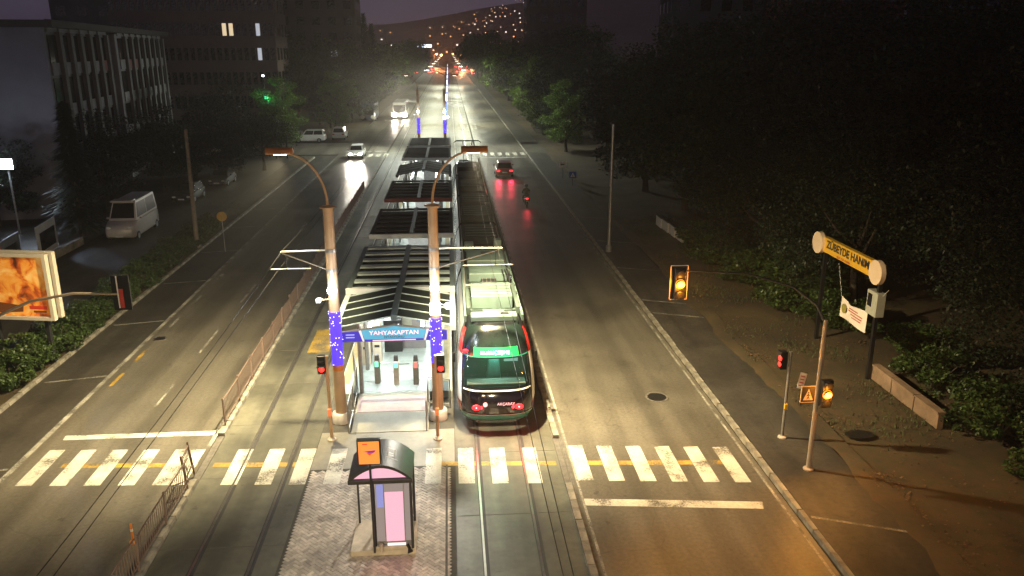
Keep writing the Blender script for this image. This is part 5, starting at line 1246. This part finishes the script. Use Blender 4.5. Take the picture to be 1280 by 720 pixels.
person('rider in dark clothes and helmet seated on the motorcycle, leaning forward',
       [((0, -.3, .92), .16), ((0, -.22, 1.15), .17), ((0, -.1, 1.38), .17), ((0, -.02, 1.5), .06), ((0, .02, 1.58), .06),
        ((-.2, -.08, 1.40), .075), ((-.30, .12, 1.18), .055), ((-.28, .36, 1.05), .045), ((.2, -.08, 1.40), .075), ((.30, .12, 1.18), .055), ((.28, .36, 1.05), .045),
        ((-.14, -.22, .90), .10), ((-.24, .22, .80), .075), ((-.22, .02, .38), .055), ((-.22, .14, .32), .045), ((.14, -.22, .90), .10), ((.24, .22, .80), .075), ((.22, .02, .38), .055), ((.22, .14, .32), .045)],
       [(0, 1), (1, 2), (2, 3), (3, 4), (2, 5), (5, 6), (6, 7), (2, 8), (8, 9), (9, 10), (0, 11), (11, 12), (12, 13), (13, 14), (0, 15), (15, 16), (16, 17), (17, 18)], (6.2, 65.4, 0), 'cloth_dark', (0, .05, 1.68))

# ------------------------------------------------------------------ the far junction: queue of cars and orange lamps
r_ = random.Random(11)
qc = None
for i in range(34):
    x = r_.choice((-12.5, -9.6, 5.2, 8.0, 12, 17, 22, -17)) + r_.uniform(-.6, .6); y = r_.uniform(420, 640)
    t = thing('queued_car', 'small far car queueing with red tail lights at the orange junction', 'car', (x, y, 0), 0, 'queue at the far junction')
    MB().box((0, 0, .6), (1.8, 4.2, .8), top=(.95, .95)).build('body', r_.choice(('car_grey', 'car_white', 'car_dark')), t); MB().box((0, -.2, 1.25), (1.6, 2.2, .6), top=(.85, .75)).build('cabin', 'car_glass', t)
    for s in (-1, 1):
        MB().box((s * .66, -2.12, .85), (.5, .06, .42)).build('tail_light', 'jam_red', t)
        for yy in (-1.3, 1.3): MB().cyl((s * .8 - .1, yy, .3), (s * .8 + .1, yy, .3), .3, n=10).build('wheel', 'rubber', t)
for i, (x, y) in enumerate(((-14, 470), (-6, 520), (6, 500), (13, 560), (-10, 600), (18, 480), (2, 640), (-18, 560))):
    t = thing('junction_lamp', 'far street lamp burning orange over the junction', 'street lamp', (x, y, 0), 0, 'orange lamps at the far junction')
    MB().cyl((0, 0, 0), (0, 0, 9), .14, .09, 8).build('shaft', 'galvanised', t); MB().cyl((0, 0, 9), (1.5, 0, 9.4), .06, n=6).build('arm', 'galvanised', t); MB().ball((1.7, 0, 9.3), .55, 10, 7, sc=(1.3, 1, .6)).build('lantern', 'jam_orange', t)
    if i < 5: light('junction_light', 'POINT', (1.7, 0, 8.6), 20000, (1, .34, .12), t, size=.5)
struct(sheet('side_street', 9.4, 120, 455, 640, -.006, 'asphalt')); struct(sheet('side_street', -120, -13.8, 455, 640, -.006, 'asphalt'))

# ------------------------------------------------------------------ hill with the town's lights
def hz(x, y):
    u = max(0, min(1, (y - 820) / 1100)); s = u * u * (3 - 2 * u)
    return -2 + s * (92 + 34 * math.tanh((x - 40) / 160) + 20 * mnoise.noise((x * .004, y * .003, .5)))
nx, ny = 60, 34; vs = []
for j in range(ny + 1):
    for i in range(nx + 1):
        x = -1500 + 3000 * i / nx; y = 800 + 1600 * j / ny; vs.append((x, y, hz(x, y)))
struct(MB().add(vs, [(j * (nx + 1) + i, j * (nx + 1) + i + 1, (j + 1) * (nx + 1) + i + 1, (j + 1) * (nx + 1) + i) for j in range(ny) for i in range(nx)]).build('hill', 'hill_earth', smooth=True))
hw_ = {}
for m_ in ('hill_orange', 'hill_warm', 'hill_white'): hw_[m_] = MB().box((0, -5.1, 4.4), (1.7, .3, 1.4)).data('window', m_)
hbody = MB().box((0, 0, 3.5), (11, 10, 7)).data('wall', 'wall_grey'); hroof = MB().prism([(-6, 7), (6, 7), (0, 9.6)], -5.5, 5.5).data('roof', 'roof_tile')
for i in range(78):
    y = r_.uniform(1000, 1560); x = r_.uniform(-.085, .12) * y
    if i % 3 == 0: y = r_.uniform(1300, 1600); x = (r_.uniform(.02, .115)) * y
    t = thing('hillside_house', 'tiny hillside house showing one lit window among the far town lights', 'house', (x, y, hz(x, y) - 1), r_.uniform(-.3, .3), 'houses on the far hillside')
    put('wall', hbody, t); put('roof', hroof, t); put('window', hw_[r_.choice(('hill_orange', 'hill_warm', 'hill_warm', 'hill_white'))], t)
bl = MB().ball((0, 0, 8), .6, 8, 6).data('lantern', 'hill_orange'); bl2 = MB().ball((0, 0, 8), .6, 8, 6).data('lantern', 'hill_warm'); bp_ = MB().cyl((0, 0, 0), (0, 0, 8), .3, n=6).data('shaft', 'galvanised')
for i in range(34):
    u = i / 33; y = 1400 + 350 * u + r_.uniform(-70, 70); x = 25 + 150 * u + r_.uniform(-22, 22)
    t = thing('hillside_lamp', 'far orange street lamp on the road climbing the hill', 'street lamp', (x, y, hz(x, y)), 0, 'lamps of the hill road'); put('shaft', bp_, t); put('lantern', bl if r_.random() < .6 else bl2, t)

# ------------------------------------------------------------------ night haze
HAZE = .00055
if HAZE:
    hb = MB().b2((-1700, -120, -8), (1700, 2600, 185)).build('haze', 'asphalt'); hb['kind'] = 'stuff'
    hm = bpy.data.materials.new('haze'); hm.use_nodes = True; n = hm.node_tree; n.nodes.clear()
    o = n.nodes.new('ShaderNodeOutputMaterial'); pv_ = n.nodes.new('ShaderNodeVolumePrincipled')
    pv_.inputs['Color'].default_value = (.9, .88, .86, 1); pv_.inputs['Density'].default_value = HAZE; pv_.inputs['Anisotropy'].default_value = .35
    n.links.new(pv_.outputs[0], o.inputs['Volume']); hb.data.materials.clear(); hb.data.materials.append(hm)
